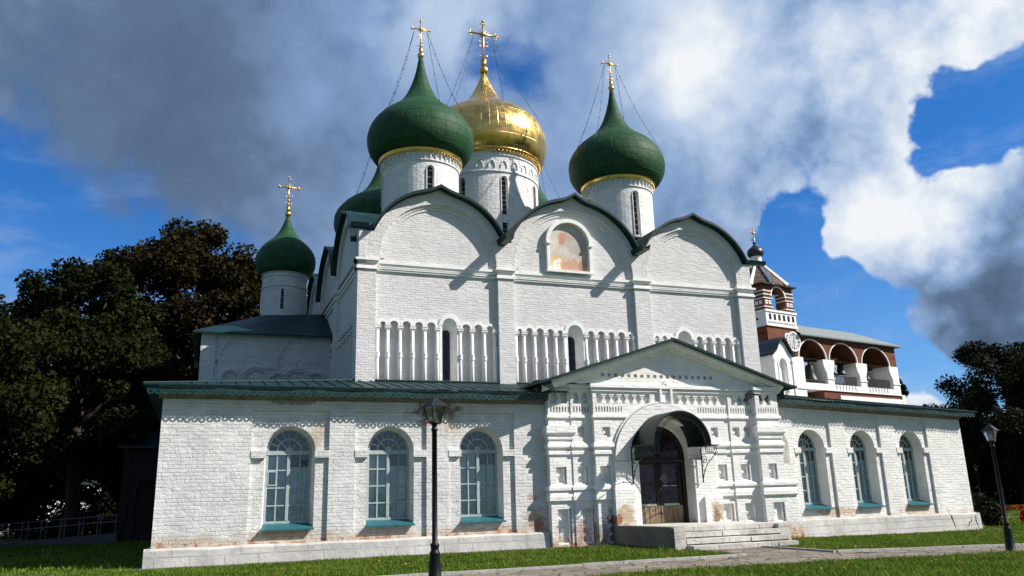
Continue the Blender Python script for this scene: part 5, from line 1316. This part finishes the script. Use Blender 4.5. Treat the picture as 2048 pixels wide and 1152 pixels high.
# ------------------------------------------------------------------ trees
def tree(name, label, cat, loc, h, rx, ry, zc, rz, mat, seed, nl, leaf=.22, trunk=.35, group='trees around the church', lean=(0, 0), clumps=60, gaps=.5, tk=True):
    """tapered trunk and limbs; crown of leaf faces gathered in clumps on the limbs' ends, with holes between"""
    rng = random.Random(seed); nr = np.random.default_rng(seed)
    root = thing(name, label, cat, loc, group)
    x, y, z = loc; m = MB(); m.smooth = True
    base = Vector(loc); top = base + Vector((lean[0], lean[1], zc + rz * .35))
    n = 7; tp = [base.lerp(top, i / n) + Vector((rng.uniform(-.2, .2), rng.uniform(-.2, .2), 0)) * (i > 0) for i in range(n + 1)]
    m.tube([tp[0] - Vector((0, 0, .2))] + tp[1:], [trunk * 1.25] + [trunk * (1 - .75 * i / n) for i in range(1, n + 1)], 9)
    cen = base + Vector((lean[0], lean[1], zc)); ctr = []
    for i in range(clumps):
        while True:
            v = Vector((rng.uniform(-1, 1), rng.uniform(-1, 1), rng.uniform(-1, 1)))
            if .30 < v.length < 1: break
        v = v.normalized() * (v.length ** .45)
        wob = 1 + .16 * sin(5 * math.atan2(v.y, v.x) + seed) + .12 * sin(7 * v.z + seed * 1.7)
        ctr.append((cen + Vector((v.x * rx * wob, v.y * ry * wob, v.z * rz * (wob if v.z > 0 else 1))), rng.uniform(.55, 1.25)))
    for p, s in ctr[::2]:
        k = min(n, max(1, int((p.z - z) / max(.1, top.z - z) * n * .75))); a = tp[k]; mid = a.lerp(p, .5) + Vector((rng.uniform(-.3, .3), rng.uniform(-.3, .3), rng.uniform(0, .5)))
        m.tube([a, mid, p], [trunk * .30, trunk * .16, trunk * .04], 5, cap=False)
    obj('trunk', m, 'bark', root)
    C = np.array([[p.x, p.y, p.z] for p, s in ctr]); S = np.array([s for p, s in ctr]); wgt = S ** 2 / (S ** 2).sum()
    idx = nr.choice(len(ctr), nl, p=wgt); R0 = (rx + ry + rz) / 3 * .27
    d = nr.normal(0, 1, (nl, 3)); d /= np.linalg.norm(d, axis=1)[:, None]; rr = nr.random(nl) ** gaps
    off = d * rr[:, None] * (S[idx] * R0)[:, None]; off[:, 2] *= .72
    P = C[idx] + off
    nrm = nr.normal(0, 1, (nl, 3)) + d * .6 + np.array([0, 0, .5]); nrm /= np.linalg.norm(nrm, axis=1)[:, None]
    t1 = np.cross(nrm, nr.normal(0, 1, (nl, 3))); t1 /= np.linalg.norm(t1, axis=1)[:, None]; t2 = np.cross(nrm, t1)
    L = leaf * (.6 + .8 * nr.random(nl))[:, None]; W = L * .55
    V = np.stack([P - t1 * L, P + t2 * W, P + t1 * L, P - t2 * W], 1)
    tone = nr.random(len(ctr))[idx]
    t = np.clip(.5 * tone + .35 * nr.random(nl), 0, .8); t = np.where(nr.random(nl) > .975, .97, t)
    c = npmesh('crown', V - np.array(loc)[None, None, :], 4, mat, t, parent=root)
    return root
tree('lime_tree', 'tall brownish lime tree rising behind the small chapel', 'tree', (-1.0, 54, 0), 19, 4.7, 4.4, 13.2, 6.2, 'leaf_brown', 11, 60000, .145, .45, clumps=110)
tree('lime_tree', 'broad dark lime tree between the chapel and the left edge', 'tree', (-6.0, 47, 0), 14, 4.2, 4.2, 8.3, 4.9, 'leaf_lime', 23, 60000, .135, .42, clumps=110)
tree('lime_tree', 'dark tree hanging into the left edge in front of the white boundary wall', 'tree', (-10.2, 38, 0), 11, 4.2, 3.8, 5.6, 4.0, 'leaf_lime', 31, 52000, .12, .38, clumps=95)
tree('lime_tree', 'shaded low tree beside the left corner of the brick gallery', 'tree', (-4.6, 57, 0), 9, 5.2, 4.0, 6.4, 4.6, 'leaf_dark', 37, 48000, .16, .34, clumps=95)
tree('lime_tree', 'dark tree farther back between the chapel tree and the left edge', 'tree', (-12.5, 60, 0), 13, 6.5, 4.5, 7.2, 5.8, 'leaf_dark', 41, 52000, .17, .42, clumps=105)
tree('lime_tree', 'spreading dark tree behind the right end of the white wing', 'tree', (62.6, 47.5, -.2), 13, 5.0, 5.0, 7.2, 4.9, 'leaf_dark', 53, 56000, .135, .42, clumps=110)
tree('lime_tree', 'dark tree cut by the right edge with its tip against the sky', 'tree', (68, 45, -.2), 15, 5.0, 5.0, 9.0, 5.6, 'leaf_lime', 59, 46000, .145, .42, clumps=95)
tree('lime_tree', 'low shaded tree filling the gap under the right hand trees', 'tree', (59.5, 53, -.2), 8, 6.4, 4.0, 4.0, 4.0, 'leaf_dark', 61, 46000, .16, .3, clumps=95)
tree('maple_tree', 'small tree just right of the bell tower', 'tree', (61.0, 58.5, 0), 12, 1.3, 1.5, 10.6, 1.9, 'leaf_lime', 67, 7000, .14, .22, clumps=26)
tree('lime_tree', 'background tree seen in the notch between chapel and cathedral', 'tree', (6.0, 66, 0), 16, 3.2, 3.0, 11.0, 4.4, 'leaf_lime', 71, 14000, .18, .3, clumps=45)
def shrub(label, loc, r, h, seed, n=3500):
    nr = np.random.default_rng(seed); root = thing('shrub', label, 'shrub', loc, 'shrubs in the shade')
    c = nr.normal(0, 1, (26, 3)); c /= np.linalg.norm(c, axis=1)[:, None]; c[:, 2] = np.abs(c[:, 2]); c = c * np.array([r, r, h]) * (.5 + .4 * nr.random(26))[:, None]
    P = c[nr.integers(0, 26, n)] + nr.normal(0, .26 * r, (n, 3)); P[:, 2] = np.abs(P[:, 2])
    t1 = nr.normal(0, 1, (n, 3)); t1 /= np.linalg.norm(t1, axis=1)[:, None]; t2 = np.cross(t1, nr.normal(0, 1, (n, 3))); t2 /= np.linalg.norm(t2, axis=1)[:, None]
    L = .10 * (.6 + nr.random(n))[:, None]; V = np.stack([P - t1 * L, P + t2 * L * .5, P + t1 * L, P - t2 * L * .5], 1)
    npmesh('foliage', V, 4, 'leaf_dark', np.clip(nr.random(n) * .8, 0, .8), parent=root)
    m = MB()
    for k in range(6): m.tube([(loc[0], loc[1], loc[2] - .05), tuple(np.array(loc) + c[k] * .8)], [.03, .01], 5)
    obj('stem', m, 'bark', root)
shrub('dark shrub hugging the right end of the white wing', (33.0, 27.4, -.25), .8, 1.3, 5)
shrub('dark shrub left of the ramp railing', (-11.5, 43, 0), 1.3, 1.8, 6)
shrub('dark shrub under the trees behind the ramp railing', (-7, 52, 0), 1.6, 2.2, 8)
shrub('tall dark bush before the boundary wall, nearest the left edge', (-16.5, 62, 0), 1.6, 3.6, 14, 7000)
shrub('tall dark bush before the boundary wall between two trunks', (-11.5, 63, 0), 1.5, 3.4, 15, 7000)
shrub('tall dark bush before the boundary wall beside the vestibule', (-6.2, 64, 0), 1.3, 3.0, 16, 6000)
shrub('broad dark bush filling the far corner behind the wing', (66, 58, -.2), 4.0, 4.5, 17, 9000)
shrub('broad dark bush behind the far path at the right edge', (74, 54, -.2), 4.0, 4.5, 18, 9000)
shrub('shaded shrub between the wing and the orange flower bed', (52, 47, -.2), 2.2, 2.8, 12, 8000)
tree('lime_tree', 'nearer unseen tree added beyond the right edge to shade the far lawn', 'tree', (71, 37, -.2), 14, 5.0, 4.6, 8.0, 5.6, 'leaf_dark', 83, 26000, .19, .42, clumps=70)  # out-of-view tree, added to cast shade on the far lawn
tree('lime_tree', 'farther unseen tree added beyond the right edge to shade the far trees', 'tree', (80, 43, -.2), 17, 5.8, 5.0, 9.5, 6.8, 'leaf_dark', 89, 26000, .2, .42, clumps=70)  # second out-of-view tree, added to darken the trees behind

def hedge():
    nr = np.random.default_rng(77); n = 26000
    root = thing('hedge', 'long dark clipped hedge closing the lawn behind the flower bed', 'hedge', (70, 56, -.2))
    x = nr.uniform(-26, 26, n); top = 3.2 + .5 * np.sin(x * .8) + .3 * np.sin(x * 2.1); P = np.stack([x, nr.uniform(-.9, .9, n), nr.random(n) * top], 1)
    t1 = nr.normal(0, 1, (n, 3)); t1 /= np.linalg.norm(t1, axis=1)[:, None]; t2 = np.cross(t1, nr.normal(0, 1, (n, 3))); t2 /= np.linalg.norm(t2, axis=1)[:, None]
    L = .17 * (.6 + nr.random(n))[:, None]; npmesh('foliage', np.stack([P - t1 * L, P + t2 * L * .6, P + t1 * L, P - t2 * L * .6], 1), 4, 'leaf_dark', np.clip(nr.random(n) * .8, 0, .8), parent=root)
    m = MB()
    for k in range(20): m.tube([(45 + k * 2.6, 56, -.25), (45.2 + k * 2.6, 56.1, 1.5)], [.07, .03], 5)
    obj('stem', m, 'bark', root)
hedge()
def litter():
    nr = np.random.default_rng(99); n = 1500
    x = nr.uniform(2, 32, n); y = nr.uniform(13, 24, n); g = -.0135 * np.clip(x - 13, 0, 17)
    on = ~((x > 12.8) & (x < 17.7) & (y > 20.6)); x, y, g = x[on], y[on], g[on]; n = len(x)
    path = (y > 15.3) & (y < 17.8); z = g + np.where(path, .02, .07)
    a = nr.uniform(0, 2 * PI, n); L = nr.uniform(.02, .045, n)
    d = np.stack([np.cos(a) * L, np.sin(a) * L, nr.normal(0, .3, n) * L], 1); e = np.stack([-np.sin(a) * L * .6, np.cos(a) * L * .6, nr.normal(0, .3, n) * L], 1); P = np.stack([x, y, z], 1)
    o = npmesh('fallen_leaves', np.stack([P - d, P + e, P + d, P - e], 1), 4, 'dry_leaf', nr.random(n) * .95); tag(o, 'dry yellow and brown leaves scattered over lawn and path', 'leaves', kind='stuff')
leafmat('dry_leaf', (.10, .055, .02), (.34, .24, .06), (.45, .36, .08)); litter()

# ------------------------------------------------------------------ boundary wall, vestibule, ramp
def boundary():
    root = thing('boundary_wall', 'sunlit white monastery wall with a rusty tile coping behind the left trees', 'wall', (-20, 74, 0))
    m = MB(); m.box(-60, 4, 74, 75, -.2, 4.3)
    for k in range(16): m.box(-59 + k * 4, -58.5 + k * 4, 73.8, 74, -.2, 4.1)
    obj('wall', m, 'limewash_smooth', root)
    m = MB(); m.prism([(73.5, 4.25), (74.5, 5.0), (75.5, 4.25)], -60, 4, 'x'); obj('coping', m, 'rust_tile', root)
boundary()
def vestibule():
    root = thing('side_vestibule', 'small dark lean-to entrance in deep shade at the left end of the gallery', 'porch', (-2, 45, 0))
    m = MB(); m.wall(rect(-3.5, -.3, 0, 4.6), 44.6, [arch(-2.3, .55, .5, 2.4, 12)], .3); m.add([(-3.5, 44.6, 0), (-3.5, 49, 0), (-3.5, 49, 4.6), (-3.5, 44.6, 4.6)], [(0, 1, 2, 3)])
    for x in (-3.5, -.5): m.box(x - .05, x + .25, 44.5, 44.7, 0, 4.5)
    obj('wall', m, 'grey_wood_and_shade', root)  # wall takes the dark wood colour to deepen the shadow it stands in
    m = MB(); m.prism([(44.2, 4.5), (44.2, 4.62), (46.6, 5.5), (49, 4.62), (49, 4.5)], -3.9, -.25, 'x'); obj('roof', m, 'teal_edge', root)
    m = MB(); m.prism(arch(-2.3, .54, .5, 2.4, 12), 44.85, 44.9); obj('door', m, 'dark_wood', root)
vestibule()
def ramp():
    root = thing('access_ramp', 'low grey ramp with steel handrails in the shade left of the gallery', 'ramp', (-6, 45, 0))
    m = MB(); m.prism([(-9.2, -.1), (-3.5, -.1), (-3.5, .48), (-9.2, .16)], 44.0, 45.6, 'y'); obj('slope', m, 'asphalt_path', root)
    for y in (44.05, 45.5):
        m = MB()
        f = lambda x: .16 + .32 * (x + 9.2) / 5.7
        for h in (.86, .55): m.tube([(-9.1, y, f(-9.1) + h), (-3.55, y, f(-3.55) + h)], .024, 6)
        for k in range(8): x = -9.05 + k * .78; m.tube([(x, y, f(x) - .02), (x, y, f(x) + .86)], .022, 6)
        obj('handrail', m, 'steel_rail', root)
ramp()
def flowers():
    nr = np.random.default_rng(4); n = 2600
    x = nr.uniform(50.5, 60, n); y = 41.5 + nr.normal(0, .3, n); z = -.2 + nr.uniform(.05, .32, n)
    P = np.stack([x, y, z], 1); t1 = nr.normal(0, 1, (n, 3)); t1 /= np.linalg.norm(t1, axis=1)[:, None]; t2 = np.cross(t1, nr.normal(0, 1, (n, 3))); t2 /= np.linalg.norm(t2, axis=1)[:, None]
    L = .09; o = npmesh('flower_bed', np.stack([P - t1 * L, P + t2 * L, P + t1 * L, P - t2 * L], 1), 4, 'flower_orange', nr.random(n) * .9)
    tag(o, 'strip of orange flowers along the far path at the right edge', 'flowers', kind='stuff')
    loc = (30.95, 23.6, gz(30.95)); root = thing('flower_urn', 'pink stone urn of red flowers at the right edge of the lawn', 'planter', loc)
    m = MB(); m.smooth = True; m.lathe([(.0, .0), (.30, 0), (.30, .06), (.16, .12), (.14, .2), (.27, .34), (.33, .42), (.35, .44), (.30, .46), (.0, .40)], loc, 18); obj('urn', m, 'pink_stone', root)
    n = 900; P = nr.normal(0, 1, (n, 3)); P /= np.linalg.norm(P, axis=1)[:, None]; P[:, 2] = np.abs(P[:, 2]); P = P * np.array([.36, .36, .48]) * (.5 + .5 * nr.random(n))[:, None] + np.array([0, 0, .42])
    t1 = nr.normal(0, 1, (n, 3)); t1 /= np.linalg.norm(t1, axis=1)[:, None]; t2 = np.cross(t1, nr.normal(0, 1, (n, 3))); t2 /= np.linalg.norm(t2, axis=1)[:, None]
    L = .07; npmesh('flowers', np.stack([P - t1 * L, P + t2 * L, P + t1 * L, P - t2 * L], 1), 4, 'flower_red', nr.random(n) * .9, parent=root)
flowers()
